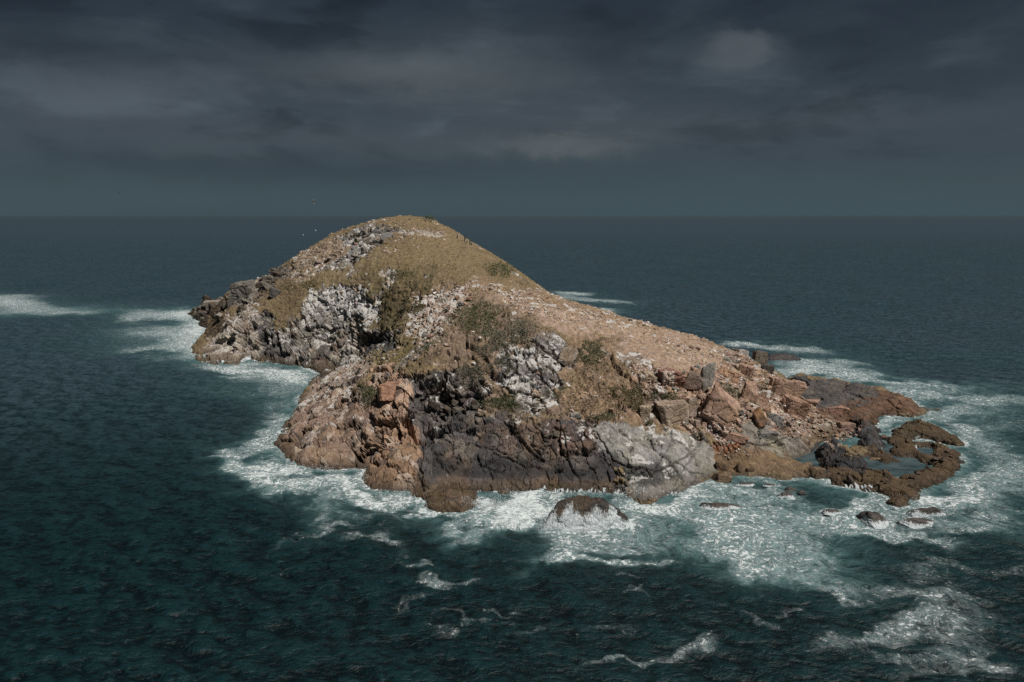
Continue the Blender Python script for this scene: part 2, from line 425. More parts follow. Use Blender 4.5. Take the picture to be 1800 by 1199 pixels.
# normals of a smoothed surface, for carving into the rock
HS = blur(HG, 2.0)
gyv, gxv = np.gradient(HS, GS)
nx = -grid_sample(gxv, XX, YY); ny = -grid_sample(gyv, XX, YY); nz = np.ones_like(nx)
ln = np.sqrt(nx * nx + ny * ny + 1); nx /= ln; ny /= ln; nz /= ln
X = XX.ravel(); Y = YY.ravel(); Z = ZZ.ravel(); NX = nx.ravel(); NY = ny.ravel(); NZ = nz.ravel()
steep = 1 - NZ
PXv, PYv = to_pix(X, Y, Z)
PXv = PXv.astype(np.float32); PYv = PYv.astype(np.float32)
q1 = fbm(X, Y, Z, 6.0, 4, 0.6, 1.1); q2 = fbm(X, Y, Z, 6.0, 4, 0.6, 31.7); q3 = fbm(X, Y, Z, 1.6, 4, 0.6, 57.0); q4 = fbm(X, Y, Z, 14.0, 3, 0.5, 77.0)
n = X.size
# ---- carve: three sizes of fracture blocks in a dipping frame
def rot(ax, ang):
    return np.array(Matrix.Rotation(ang, 3, ax), np.float32)
R1 = rot('Y', 0.5) @ rot('X', 0.35); R2 = rot('Y', 0.62) @ rot('Z', 0.3) @ rot('X', -0.2)
def frame(R, s, wx=0, wy=0, wz=0):
    a = (R[0, 0] * X + R[0, 1] * Y + R[0, 2] * Z) / s[0] + wx
    b = (R[1, 0] * X + R[1, 1] * Y + R[1, 2] * Z) / s[1] + wy
    c = (R[2, 0] * X + R[2, 1] * Y + R[2, 2] * Z) / s[2] + wz
    return a.astype(np.float32), b.astype(np.float32), c.astype(np.float32)
LAYERS = []
for li, (R, s_) in enumerate([(R1, (5.0, 7.0, 8.0)), (R2, (1.8, 2.6, 3.4)), (R2, (.70, .95, 1.25))]):
    a, b, c = frame(R, s_, q1 * .35, q2 * .35, q3 * .25)
    LAYERS.append(worley(a, b, c, li * 37))
ID1 = VEC[LAYERS[0][0]]; ID2 = VEC[LAYERS[1][0]]; ID3 = VEC[LAYERS[2][0]]
near_k = np.clip(170 / Y, .45, 1.3)
WX = PXv + q1 * 10 + q3 * 3 + (ID1[:, 1] * 9 + ID2[:, 2] * 9 + ID3[:, 1] * 3) * near_k
WY = PYv + q2 * 7 + q3 * 3 + (ID1[:, 2] * 7 + ID2[:, 1] * 7 + ID3[:, 2] * 3) * near_k
SX = PXv + q3 * 3 + q1 * 3 + (ID2[:, 2] * 6 + ID3[:, 1] * 3) * near_k; SY = PYv + q3 * 3 + q2 * 3 + (ID2[:, 1] * 6 + ID3[:, 2] * 3) * near_k

# zones: name, outline in the photo, softness, base colours (two), guano 0-1, [facet weights 7 m, 2.5 m, 0.9 m], lump, object
G_ = (.25, .188, .108)
ZONES = [
 ('green_grass', [(648,468),(700,470),(768,462),(770,490),(735,525),(712,545),(712,590),(690,600),(640,600),(620,572),(650,520)], 14, (.150,.130,.068), (.215,.16,.09), 0, (.15,.1,.15), 1, 0),
 ('olive', [(560,475),(650,440),(690,440),(640,500),(560,505)], 12, (.20,.16,.09), (.22,.165,.095), 0, (.1,.1,.1), 1, 0),
 ('flank_grass', [(620,652),(700,602),(735,592),(760,600),(720,630),(680,640),(640,672),(610,700),(600,680)], 8, (.20,.155,.07), (.12,.11,.045), .03, (.15,.2,.2), 1, 0),
 ('pink_slope', [(838,520),(945,512),(1042,540),(1180,578),(1300,615),(1345,650),(1330,690),(1250,670),(1180,660),(1100,640),(1060,600),(1000,590),(960,575),(890,560)], 12, (.42,.315,.245), (.30,.215,.155), .26, (.1,.15,.3), 1, 0),
 ('crest_white', [(735,525),(790,499),(835,492),(900,500),(960,520),(1040,545),(1180,580),(1180,590),(1040,560),(950,535),(880,515),(820,520),(770,530)], 7, (.30,.21,.15), (.24,.17,.10), .45, (.1,.3,.6), 1, 0),
 ('white_scree', [(713,548),(745,525),(800,505),(835,500),(820,525),(800,560),(795,590),(760,600),(735,600),(718,580)], 6, (.40,.33,.27), (.30,.22,.17), .62, (.3,.8,.9), 0, 1),
 ('scrub', [(745,600),(800,560),(830,520),(900,540),(960,575),(1000,600),(1000,640),(1010,700),(1000,735),(920,738),(850,725),(845,660),(800,640),(740,640)], 12, (.29,.21,.155), (.17,.13,.09), .20, (.5,.8,.9), 1, 0),
 ('scrub_right', [(1000,590),(1060,590),(1110,640),(1120,690),(1160,740),(1240,765),(1180,756),(1100,745),(1040,740),(1000,735),(985,680)], 14, (.33,.225,.155), (.20,.15,.095), .20, (.5,.8,.9), 1, 0),
 ('white_cliff', [(868,610),(900,622),(930,590),(965,588),(1000,625),(1010,650),(975,665),(985,705),(950,730),(915,720),(890,690),(868,655)], 7, (.29,.27,.26), (.10,.095,.095), .68, (.8,1,1), 0, 2),
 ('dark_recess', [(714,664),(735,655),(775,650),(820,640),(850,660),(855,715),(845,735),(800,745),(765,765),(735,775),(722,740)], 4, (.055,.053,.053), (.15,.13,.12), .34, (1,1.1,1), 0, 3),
 ('nose_top', [(562,650),(600,638),(640,628),(660,640),(650,660),(630,690),(600,705),(560,705),(530,725),(505,745),(480,775),(500,730),(540,680)], 9, (.36,.30,.25), (.28,.19,.14), .45, (.45,.8,.9), 0, 4),
 ('nose', [(480,790),(500,745),(530,718),(570,700),(620,700),(650,700),(660,740),(665,830),(600,830),(520,830),(480,800)], 7, (.31,.22,.17), (.20,.135,.10), .18, (.75,.50,.5), 0, 4),
 ('orange_block', [(648,672),(668,645),(690,640),(716,662),(722,700),(722,738),(740,745),(735,775),(660,800),(652,760)], 3, (.41,.285,.21), (.32,.205,.14), .12, (1.1,.9,.7), 0, 5),
 ('orange_lobe', [(632,850),(640,805),(668,786),(700,778),(738,770),(744,800),(742,860),(700,875),(650,870)], 3, (.31,.205,.14), (.21,.135,.085), .03, (.5,.5,.7), 0, 5),
 ('dark_slab', [(738,775),(770,752),(850,726),(885,726),(905,742),(950,745),(1000,738),(1042,740),(1040,770),(1060,800),(1080,830),(1110,850),(1100,880),(740,880)], 2.5, (.070,.067,.070), (.14,.115,.10), .08, (.38,.65,.85), 0, 6),
 ('slab_steps', [(905,742),(945,744),(1000,738),(1042,742),(1044,775),(1010,800),(960,800),(930,780)], 4, (.15,.10,.08), (.06,.055,.055), .30, (1,1,.9), 0, 6),
 ('grey_dome', [(1040,738),(1085,740),(1130,752),(1180,755),(1228,766),(1258,790),(1262,830),(1180,880),(1130,890),(1112,850),(1085,820),(1070,812),(1044,780)], 2.5, (.29,.28,.26), (.20,.192,.175), .30, (.45,.25,.30), 0, 7),
 ('boulder_slope', [(1110,640),(1180,650),(1250,655),(1290,615),(1340,640),(1380,668),(1412,690),(1425,720),(1480,735),(1530,765),(1470,785),(1400,770),(1330,765),(1262,775),(1200,752),(1120,700)], 7, (.39,.275,.21), (.29,.195,.145), .34, (.5,1,1.1), 0, 8),
 ('pebble_beach', [(1400,735),(1430,728),(1470,735),(1500,750),(1530,765),(1470,785),(1420,770),(1395,750)], 6, (.28,.235,.20), (.22,.16,.12), .10, (.1,.4,1.2), 0, 8),
 ('grey_slab', [(1262,780),(1290,752),(1330,745),(1370,752),(1400,765),(1432,790),(1440,810),(1400,815),(1340,800),(1290,800)], 4, (.25,.23,.19), (.19,.17,.145), .12, (.35,.35,.4), 0, 9),
 ('rust_corner', [(1258,775),(1300,772),(1310,790),(1300,810),(1262,835)], 4, (.32,.15,.075), (.22,.12,.07), 0, (.6,.7,.7), 0, 9),
 # far hill
 ('hill_left_face', [(505,468),(540,440),(580,415),(640,420),(620,460),(560,480),(530,500),(480,490)], 10, (.30,.23,.17), (.22,.165,.11), .36, (.3,.7,.8), 1, 0),
 ('summit_rock', [(596,418),(625,402),(660,397),(700,402),(700,412),(680,425),(660,438),(620,460),(592,472),(556,480),(558,470),(590,455),(618,440)], 4, (.24,.23,.22), (.11,.105,.10), .48, (.7,1,1), 0, 10),
 ('summit_white', [(700,404),(730,403),(770,408),(792,416),(770,415),(730,412),(700,412)], 3, (.4,.36,.32), (.3,.25,.18), .55, (.2,.6,.9), 0, 10),
 ('knob', [(672,478),(690,472),(700,485),(690,505),(672,500)], 4, (.4,.38,.35), (.2,.18,.15), .6, (.3,.6,.8), 0, 10),
 ('mid_cliff', [(545,512),(585,500),(640,508),(665,520),(660,560),(650,575),(620,555),(590,560),(540,560),(528,545)], 5, (.34,.33,.32), (.11,.105,.10), .76, (.7,1,1), 0, 11),
 ('low_cliff', [(525,552),(560,545),(610,552),(640,575),(700,590),(700,612),(650,625),(565,660),(520,650),(485,640),(488,580)], 5, (.27,.25,.225), (.15,.14,.13), .48, (1.3,1,.9), 0, 12),
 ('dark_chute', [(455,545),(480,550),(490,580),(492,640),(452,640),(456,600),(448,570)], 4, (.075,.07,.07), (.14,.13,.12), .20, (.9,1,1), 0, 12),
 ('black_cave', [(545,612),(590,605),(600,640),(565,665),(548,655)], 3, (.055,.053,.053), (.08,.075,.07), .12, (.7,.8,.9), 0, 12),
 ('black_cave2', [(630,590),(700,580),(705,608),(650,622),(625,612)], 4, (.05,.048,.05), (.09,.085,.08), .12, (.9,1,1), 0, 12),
 ('grey_nose', [(375,590),(410,550),(450,530),(458,560),(455,600),(460,645),(400,650),(350,640),(360,605)], 4, (.38,.345,.30), (.24,.20,.165), .45, (1.35,1.1,.9), 0, 13),
 ('shoulder', [(395,515),(450,485),(500,465),(520,470),(470,510),(440,535),(405,540)], 5, (.22,.20,.18), (.12,.11,.10), .15, (.9,.9,.9), 0, 13),
 ('far_dark', [(320,550),(345,528),(400,522),(405,545),(380,592),(340,590)], 3, (.075,.060,.047), (.12,.085,.05), 0, (.8,.8,.9), 0, 14),
 # tidal ledges
 ('ledge_dark', [(1374,658),(1450,662),(1540,680),(1545,700),(1530,728),(1440,722),(1400,705)], 4, (.060,.057,.060), (.12,.108,.098), .05, (.30,.5,.6), 0, 15),
 ('ledge_rust', [(1545,682),(1625,712),(1625,730),(1535,735),(1548,758),(1500,756),(1450,740),(1430,720),(1480,712),(1530,705)], 5, (.16,.090,.058), (.09,.06,.045), .03, (.30,.5,.6), 0, 15),
 ('far_algae', [(1545,735),(1720,735),(1720,782),(1620,778),(1560,786)], 3, (.085,.064,.034), (.050,.042,.030), .02, (.35,.6,.8), 0, 16),
 ('ring', [(1395,822),(1470,815),(1560,782),(1620,778),(1720,786),(1720,900),(1540,900),(1450,860),(1395,845)], 3, (.110,.072,.040), (.060,.045,.030), .02, (.35,.6,.8), 0, 17),
 ('black_block', [(1430,782),(1470,780),(1525,810),(1520,832),(1450,822),(1428,800)], 2, (.028,.030,.036), (.045,.045,.05), 0, (.6,.8,.8), 0, 18),
 ('black_block2', [(1494,742),(1530,740),(1560,756),(1560,790),(1525,790),(1494,760)], 2, (.035,.037,.044), (.08,.08,.085), 0, (.6,.8,.8), 0, 18),
 ('whale', [(1262,800),(1300,784),(1350,790),(1400,806),(1440,826),(1395,836),(1262,836)], 3, (.20,.14,.085), (.15,.10,.062), 0, (.2,.2,.3), 0, 9),
 ('algae_lobe', [(725,856),(780,850),(840,862),(845,900),(735,905)], 4, (.115,.078,.040), (.075,.055,.033), 0, (.4,.6,.9), 0, 6),
]
n = X.size
colA = np.tile(np.array(G_, np.float32), (n, 1)); colB = np.tile(np.array((.165, .122, .070), np.float32), (n, 1))
guano = np.full(n, 0.03, np.float32); fw = np.tile(np.array((.10, .08, .10), np.float32), (n, 1)); lump = np.ones(n, np.float32)
zone = np.zeros(n, np.int32)
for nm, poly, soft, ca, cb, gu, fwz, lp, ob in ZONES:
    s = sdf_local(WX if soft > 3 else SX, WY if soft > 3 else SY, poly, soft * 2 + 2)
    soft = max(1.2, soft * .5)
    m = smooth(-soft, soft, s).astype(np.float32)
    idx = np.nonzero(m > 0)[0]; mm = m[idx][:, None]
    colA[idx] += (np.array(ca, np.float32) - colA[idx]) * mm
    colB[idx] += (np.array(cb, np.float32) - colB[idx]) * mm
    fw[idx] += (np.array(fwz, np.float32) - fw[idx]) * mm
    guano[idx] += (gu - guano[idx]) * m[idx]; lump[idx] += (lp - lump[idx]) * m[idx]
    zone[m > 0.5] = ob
# scattered outcrops through the grass
oc = smooth(0.30, 0.42, fbm(X, Y, Z, 9.0, 4, 0.6, 99.0) + 0.12 * (steep - 0.3)) * lump
guano += oc * 0.45; fw[:, 1] += oc * 0.5; fw[:, 2] += oc * 0.6
colA += (np.array((.30, .26, .22), np.float32) - colA) * (oc * .8)[:, None]; colB += (np.array((.17, .14, .12), np.float32) - colB) * (oc * .8)[:, None]

D = np.zeros(n, np.float32); crackm = np.zeros(n, np.float32)
for li, (amp, tilt, cd, cw) in enumerate([(1.25, 2.0, 1.0, .06), (.50, .85, .60, .06), (.11, .19, .16, .08)]):
    ih, f1, f2, ox, oy, oz = LAYERS[li]
    V = VEC[ih]
    t = V[:, 0] * ox + V[:, 1] * oy + V[:, 2] * oz
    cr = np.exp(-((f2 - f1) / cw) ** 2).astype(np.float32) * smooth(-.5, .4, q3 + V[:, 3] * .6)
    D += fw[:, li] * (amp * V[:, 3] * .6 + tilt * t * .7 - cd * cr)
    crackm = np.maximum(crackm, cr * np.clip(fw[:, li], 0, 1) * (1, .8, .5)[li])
tintv = np.clip(ID1[:, 1] * .45 + ID2[:, 1] * .6 + ID3[:, 0] * .2, -1, 1)
rocky = np.clip(fw.max(axis=1), 0, 1)
D += rocky * (q3 * .16 + q1 * .7)
f4 = fbm(X, Y, Z, .9, 3, .6, 5.0)
D += lump * (.34 * np.abs(fbm(X, Y, Z * 2, 2.2, 3, .5, 11.0)) * 2 + .18 * np.abs(fbm(X, Y, Z * 3, 5.5, 2, .5, 15.0)) * 2 + .10 * f4) + q4 * .5 * lump
# undercuts and caves seen in the photo: px, py, radius px, depth m
for cx, cy, rx, ry, dp in [(725,757,34,13,3.6),(700,752,24,9,2.2),(762,686,15,9,2.6),(785,708,7,20,1.8),(735,690,13,22,1.5),(740,757,22,12,3.0),(800,748,30,6,1.6),(760,742,10,8,1.5),
        (676,598,24,7,2.0),(432,615,8,22,2.6),(470,598,14,12,1.8),(580,592,22,5,1.4),(480,632,18,10,1.2),(1228,712,4,34,1.6),(650,812,6,14,1.5),(656,775,6,16,1.2),(905,742,8,10,1.2),(880,650,12,10,1.2),(560,578,34,4,.9),(1090,838,18,14,.8),(925,615,5,16,.8)]:
    g = np.exp(-((WX - cx) / rx) ** 2 - ((WY - cy) / ry) ** 2)
    D -= dp * g
# the long joints crossing slabs and dome
for line, w_, dp in [([(1048,760),(1075,805),(1100,820),(1150,828),(1190,812),(1225,790),(1235,772)],1.6,.5),([(1150,828),(1165,800),(1185,780),(1180,758)],1.2,.35),([(1190,812),(1215,830),(1240,835)],1.2,.35),
        ([(1062,742),(1105,770),(1160,775)],1.2,.3),([(893,728),(905,765),(935,795),(955,810)],2.2,.8),([(740,772),(742,800),(738,830),(745,860)],2.2,.7),([(1225,768),(1230,790),(1205,820),(1190,850)],1.4,.4),
        ([(1300,775),(1340,782),(1385,768),(1420,790)],1.6,.5),([(1320,757),(1350,768),(1400,762)],1.3,.4),([(800,760),(860,756),(900,760)],1.4,.35),([(770,800),(830,780),(900,800),(960,830)],1.3,.35),
        ([(345,605),(385,575),(430,545)],1.8,.9),([(490,600),(545,588),(600,575)],1.6,1.0),([(505,600),(560,592),(595,602)],1.3,.7),([(425,640),(432,600),(425,575),(450,560)],1.6,.8)]:
    best = np.full(n, 1e9, np.float32)
    L = np.array(line, np.float32)
    mm = np.nonzero((PXv > L[:, 0].min() - 12) & (PXv < L[:, 0].max() + 12) & (PYv > L[:, 1].min() - 12) & (PYv < L[:, 1].max() + 12))[0]
    qx = PXv[mm] + q3[mm] * 5; qy = PYv[mm] + q1[mm] * 4
    bb = np.full(mm.size, 1e9, np.float32)
    for i in range(len(L) - 1):
        ax, ay = L[i]; ex, ey = L[i + 1] - L[i]
        t = np.clip(((qx - ax) * ex + (qy - ay) * ey) / (ex * ex + ey * ey), 0, 1)
        bb = np.minimum(bb, np.hypot(qx - ax - t * ex, qy - ay - t * ey))
    g = np.exp(-(bb / w_) ** 2)
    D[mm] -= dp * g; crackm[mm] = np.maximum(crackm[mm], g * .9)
tus = np.clip(1 - LAYERS[2][1] * 1.7, 0, 1) * (.5 + .5 * smooth(-.3, .2, q1))
D += lump * (1 - np.clip(fw[:, 2], 0, 1) * .7) * .42 * tus
D *= smooth(-1.5, .8, Z) * .85 + .15
D = np.clip(D, -3.6, 2.0)
fadeflat = np.where(Z < 2.6, .75, 1.0)
D = D * fadeflat
Xd = X + NX * D; Yd = Y + NY * D; Zd = Z + NZ * D

# ---- colours: weathering, the tide line, wet rock
mixv = np.clip(.5 + .9 * q3 + .6 * tintv * rocky + .35 * q2, 0, 1)[:, None]
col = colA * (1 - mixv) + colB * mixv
blk = np.isin(zone, [2, 3, 4, 5, 6, 8, 10, 11, 12, 13])
pale = smooth(.45, .75, ID2[:, 3] + .5 * q1) * blk; darkb = smooth(.45, .7, ID2[:, 0] + .5 * q2) * blk; rust = smooth(.5, .8, ID1[:, 0] + .6 * q2) * np.isin(zone, [3, 6, 8, 12, 13])
col += (col * .55 + np.array((.27, .24, .21), np.float32) - col) * (pale * .85)[:, None] * np.where(np.isin(zone, [3, 6]), .35, 1)[:, None]
col += (col * .30 + np.array((.035, .032, .032), np.float32) - col) * (darkb * .80)[:, None]
col += (np.array((.22, .145, .10), np.float32) - col) * (rust * .40)[:, None]
col *= (1 + .20 * tintv * rocky + .20 * f4)[:, None]
col *= (1 + lump * (zone == 0) * (.38 * tus - .16 + .22 * ID3[:, 0] * .6 + .25 * q3))[:, None]
col = np.clip(col, .01, .9)
alg = smooth(2.6, .9, Zd + q1 * 1.3 + q3 * .6) * rocky * np.where(Y > 240, .75, 1)
algc = np.array((.088, .060, .036), np.float32) * (1 + .35 * q2)[:, None]
isdark = np.isin(zone, [18, 14, 15])
col += (algc - col) * (alg * np.where(isdark, .25, .85))[:, None]
blackband = ((zone == 6) | (zone == 7)) & (PYv > 760)
bb_ = smooth(1.3, 2.2, Zd + q3 * .6) * smooth(5.2, 3.2, Zd + q1 * 2.2 + q2 * 1.2 + np.where(zone == 7, -.6 + np.maximum(PXv - 1150, 0) * .05, 0)) * blackband
bb_ *= np.where(PXv < 760, 0, 1)
col += (np.array((.030, .030, .033), np.float32) - col) * (bb_ * .8)[:, None]
wetm = smooth(1.1, .2, Zd + q3 * .4)
col *= (1 - .45 * wetm)[:, None]
guano = np.clip(guano * (1 - alg) * (1 - wetm), 0, 1)
# bird streaks run down the faces
P_ = np.stack([Xd, Yd, Zd], axis=1).reshape(NC, NR, 3)
du = np.gradient(P_, axis=0); dv = np.gradient(P_, axis=1); nn = np.cross(du, dv)
upz = np.abs(nn[..., 2] / (np.linalg.norm(nn, axis=2) + 1e-9)).ravel()
gn = fbm(X * 1.0, Y * 1.0, Z * .22, 1.7, 5, .62, 3.0) + .35 * q1 + .55 * (upz - .6) * (steep > .15)
gmask = smooth(.50 - guano * .95, .95 - guano * .95, gn * .9 + .12)
gmask *= np.clip(guano * 6, 0, 1)
washm = smooth(.75, -.1, Zd + q1 * 1.6 + q3 * .9) * smooth(.05, .45, q4 + q2 * .5) * smooth(.05, .35, fbm(X * 2.6, Y * .9, Z * .5, 1.1, 3, .6, 8.0) + .18)

def new_mesh(name, verts, faces_flat, nper, smooth_shade=False):
    me = bpy.data.meshes.new(name)
    nv = len(verts); nf = len(faces_flat) // nper
    me.vertices.add(nv); me.vertices.foreach_set('co', np.ascontiguousarray(verts, np.float32).ravel())
    me.loops.add(nf * nper); me.loops.foreach_set('vertex_index', np.ascontiguousarray(faces_flat, np.int32))
    me.polygons.add(nf)
    me.polygons.foreach_set('loop_start', np.arange(0, nf * nper, nper, dtype=np.int32))
    me.polygons.foreach_set('use_smooth', np.full(nf, smooth_shade, bool))
    me.update(calc_edges=True)
    return me
def add_attr(me, name, arr):
    if arr.ndim == 2:
        a = me.attributes.new(name, 'FLOAT_COLOR', 'POINT')
        c4 = np.ones((arr.shape[0], 4), np.float32); c4[:, :3] = arr
        a.data.foreach_set('color', c4.ravel())
    else:
        a = me.attributes.new(name, 'FLOAT', 'POINT'); a.data.foreach_set('value', np.ascontiguousarray(arr, np.float32))
def link(name, me, mat=None, parent=None, label=None, cat=None, group=None, kind=None):
    o = bpy.data.objects.new(name, me); COL.objects.link(o)
    if me is not None and mat is not None and len(me.materials) == 0: me.materials.append(mat)
    if parent is not None: o.parent = parent
    if label: o['label'] = label
    if cat: o['category'] = cat
    if group: o['group'] = group
    if kind: o['kind'] = kind
    return o

def rock_material(name, bump=1.0, grassy=False):
    m = bpy.data.materials.new(name); m.use_nodes = True
    T = NT(m.node_tree); b = T.n['Principled BSDF']
    pos = T.new('ShaderNodeNewGeometry').outputs['Position']
    c = T.attr('col', 'Color'); gu = T.attr('guano'); wet = T.attr('wet'); crk = T.attr('crack'); wash = T.attr('wash')
    nA = T.noise(pos, .9, 6, .60); nB = T.noise(pos, 4.0, 5, .6); nC = T.noise(pos, .25, 3, .5)
    v = T.math('ADD', T.math('MULTIPLY', nA, .55), T.math('MULTIPLY', nB, .45))
    f = T.ramp(v, .30, .70, .42 if not grassy else .55, 1.62 if not grassy else 1.48, False)
    cc = T.mix(1.0, c, T.comb(f, f, T.math('MULTIPLY', f, T.ramp(nC, .3, .7, .93, 1.07))), 'MULTIPLY')
    # lichen-dark specks and pale grains
    speck = T.ramp(T.noise(pos, 3.2, 3, .7), .60, .70)
    cc = T.mix(T.math('MULTIPLY', speck, .28), cc, T.mix(1.0, cc, (.40, .40, .42), 'MULTIPLY'))
    if grassy:
        st = T.noise(pos, 1.5, 5, .75)
        cc = T.mix(T.ramp(st, .50, .68), cc, T.mix(1.0, cc, (.52, .48, .43), 'MULTIPLY'))
        cc = T.mix(T.ramp(T.noise(pos, 3.1, 3, .7), .62, .72, 0, .5), cc, (.34, .27, .18))
    gfine = T.ramp(T.math('ADD', gu, T.math('MULTIPLY', T.math('SUBTRACT', T.noise(T.vmath('MULTIPLY', pos, (1.8, 1.8, .35)), 1.0, 6, .68), .5), 1.3)), .36, .80)
    cc = T.mix(T.math('MULTIPLY', gfine, .80), cc, T.mix(nB, (.44, .43, .415), (.64, .63, .61)))
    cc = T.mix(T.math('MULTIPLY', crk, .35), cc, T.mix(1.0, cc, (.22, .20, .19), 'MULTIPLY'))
    wf = T.ramp(T.math('ADD', wash, T.math('MULTIPLY', T.math('SUBTRACT', T.noise(T.vmath('MULTIPLY', pos, (4.5, 1.6, .8)), 1.5, 4, .7), .5), 1.6)), .45, .75)
    cc = T.mix(T.math('MULTIPLY', wf, .85), cc, (.60, .66, .69))
    T.l.new(cc, b.inputs['Base Color'])
    T.put(b.inputs['Roughness'], T.math('SUBTRACT', .92, T.math('MULTIPLY', wet, .55)))
    b.inputs['Specular IOR Level'].default_value = 0.3
    h = T.math('ADD', T.math('MULTIPLY', T.noise(pos, 2.2, 6, .7), .55), T.math('MULTIPLY', T.noise(pos, 7.0, 3, .7), .2))
    if not grassy:
        vo = T.new('ShaderNodeTexVoronoi', feature='DISTANCE_TO_EDGE')
        T.put(vo.inputs['Vector'], T.vmath('ADD', T.vmath('MULTIPLY', pos, (1.4, 1.0, .75)), T.vmath('SCALE', T.noise(pos, 1.2, 4, .6, 0, True), .9)))
        vo.inputs['Scale'].default_value = .95
        h = T.math('ADD', h, T.math('MULTIPLY', T.ramp(vo.outputs['Distance'], 0.0, .06), .14))
    bp = T.new('ShaderNodeBump'); bp.inputs['Strength'].default_value = 1.0; bp.inputs['Distance'].default_value = .38 * bump
    T.l.new(h, bp.inputs['Height']); T.l.new(bp.outputs[0], b.inputs['Normal'])
    return m
MAT_ROCK = rock_material('weathered_rock', 1.0)
MAT_GRASS = rock_material('dry_grass_ground', 1.0, True)

# cut the surface into the hill and its separate rock masses
ii, jj = np.meshgrid(np.arange(NC - 1), np.arange(NR - 1), indexing='ij')
v0 = (ii * NR + jj).ravel()
quads = np.stack([v0, v0 + NR, v0 + NR + 1, v0 + 1], axis=1)
zq = np.max(Zd[quads], axis=1)
keep = zq > -0.9
quads = quads[keep]
qz = zone[quads[:, 0]]
OBJ = {
 0: ('island_hill', None, None, 'structure'),
 1: ('rock_scree', 'patch of whitish broken rock on the saddle crest left of the big scrub', 'rock outcrop', None),
 2: ('rock_cliff', 'steep whitewashed cliff of upright blocks between the scrub patches in the middle', 'cliff', None),
 3: ('rock_cliff', 'black fractured cliff recess right of the orange block, above the dark slab', 'cliff', None),
 4: ('rock_outcrop', 'broad rounded reddish rock nose sloping into the sea, pale on top with black birds', 'rock outcrop', None),
 5: ('rock_outcrop', 'orange jointed rock buttress with a bright vertical face beside the black recess', 'rock outcrop', None),
 6: ('rock_slab', 'big smooth charcoal slab at the water with a black band at its foot', 'rock slab', None),
 7: ('rock_dome', 'pale grey domed rock with branching cracks at the right end of the charcoal slab', 'rock dome', None),
 8: ('rock_slope', 'slope of tumbled pink and tan rock running down to the right tip', 'rock slope', None),
 9: ('rock_slab', 'olive grey tilted slab with a smooth brown foot left of the tide pools', 'rock slab', None),
 10: ('rock_outcrop', 'stepped grey and white outcrop just below the left side of the summit', 'rock outcrop', None),
 11: ('rock_cliff', 'white guano covered ledges halfway down the far hill', 'cliff', None),
 12: ('rock_cliff', 'grey streaked sea cliff with a dark hollow above the small cove', 'cliff', None),
 13: ('rock_outcrop', 'pale tan headland of tilted slabs at the left foot of the far hill', 'rock outcrop', None),
 14: ('rock_ledge', 'dark brown low rock at the far left end with white surf against it', 'rock ledge', None),
 15: ('rock_ledge', 'long flat ledge, dark near the hill and rust brown towards its right tip', 'rock ledge', None),
 16: ('rock_ledge', 'detached olive brown rock beyond the tide pool with water running off its right end', 'rock ledge', None),
 17: ('rock_ledge', 'curved brown weed covered ledge ringing the main tide pool', 'rock ledge', None),
 18: ('rock_ledge', 'wet black rock between the two tide pools', 'rock ledge', None),
}
V3 = np.stack([Xd, Yd, Zd], axis=1)
TERRAIN = {}
for k, (nm, lab, cat, kind) in OBJ.items():
    q = quads[qz == k]
    if not len(q): continue
    us, inv = np.unique(q, return_inverse=True)
    me = new_mesh(nm, V3[us], inv.reshape(-1), 4, k == 0)
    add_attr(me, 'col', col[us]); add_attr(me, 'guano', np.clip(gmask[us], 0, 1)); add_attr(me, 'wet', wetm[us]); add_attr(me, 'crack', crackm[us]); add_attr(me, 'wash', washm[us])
    TERRAIN[k] = link(nm, me, MAT_GRASS if k == 0 else MAT_ROCK, None, lab, cat, None, kind)
#==SEA==
# ------------------------------------------------------------------ the sea: spectrum waves on one sheet reaching the horizon
def ocean_tile(N, L, wind, wdir, rms, lo, hi, seed):
    r = np.random.default_rng(seed)
    kx = np.fft.fftfreq(N, L / N) * 2 * np.pi
    KX, KY = np.meshgrid(kx, kx)
    K = np.hypot(KX, KY); K[0, 0] = 1
    Lw = wind * wind / 9.81
    cosw = (KX * math.cos(wdir) + KY * math.sin(wdir)) / K
    P = np.exp(-1 / (K * Lw) ** 2) / K ** 4 * (0.12 + np.abs(cosw) ** 2.5) * np.exp(-(K * 0.12) ** 2)
    P *= (K > 2 * np.pi / hi) & (K < 2 * np.pi / lo); P[0, 0] = 0
    A = np.sqrt(P) * (r.normal(size=(N, N)) + 1j * r.normal(size=(N, N)))
    h = np.fft.ifft2(A).real; dx = np.fft.ifft2(-1j * KX / K * A).real; dy = np.fft.ifft2(-1j * KY / K * A).real
    s = rms / h.std()
    return (h * s).astype(np.float32), (dx * s).astype(np.float32), (dy * s).astype(np.float32)
def tile_sample(G, x, y, L):
    N = G.shape[0]
    fx = (x / L * N) % N; fy = (y / L * N) % N
    ix = np.floor(fx).astype(np.int32); iy = np.floor(fy).astype(np.int32)
    u = (fx - ix).astype(np.float32); v = (fy - iy).astype(np.float32)
    ix %= N; iy %= N; i2 = (ix + 1) % N; j2 = (iy + 1) % N
    return (G[iy, ix] * (1 - u) + G[iy, i2] * u) * (1 - v) + (G[j2, ix] * (1 - u) + G[j2, i2] * u) * v
T1 = ocean_tile(512, 97.0, 3.1, math.radians(58), .11, 0.6, 22, 3)
T2 = ocean_tile(256, 640.0, 9.5, math.radians(62), .20, 9.0, 140, 5)

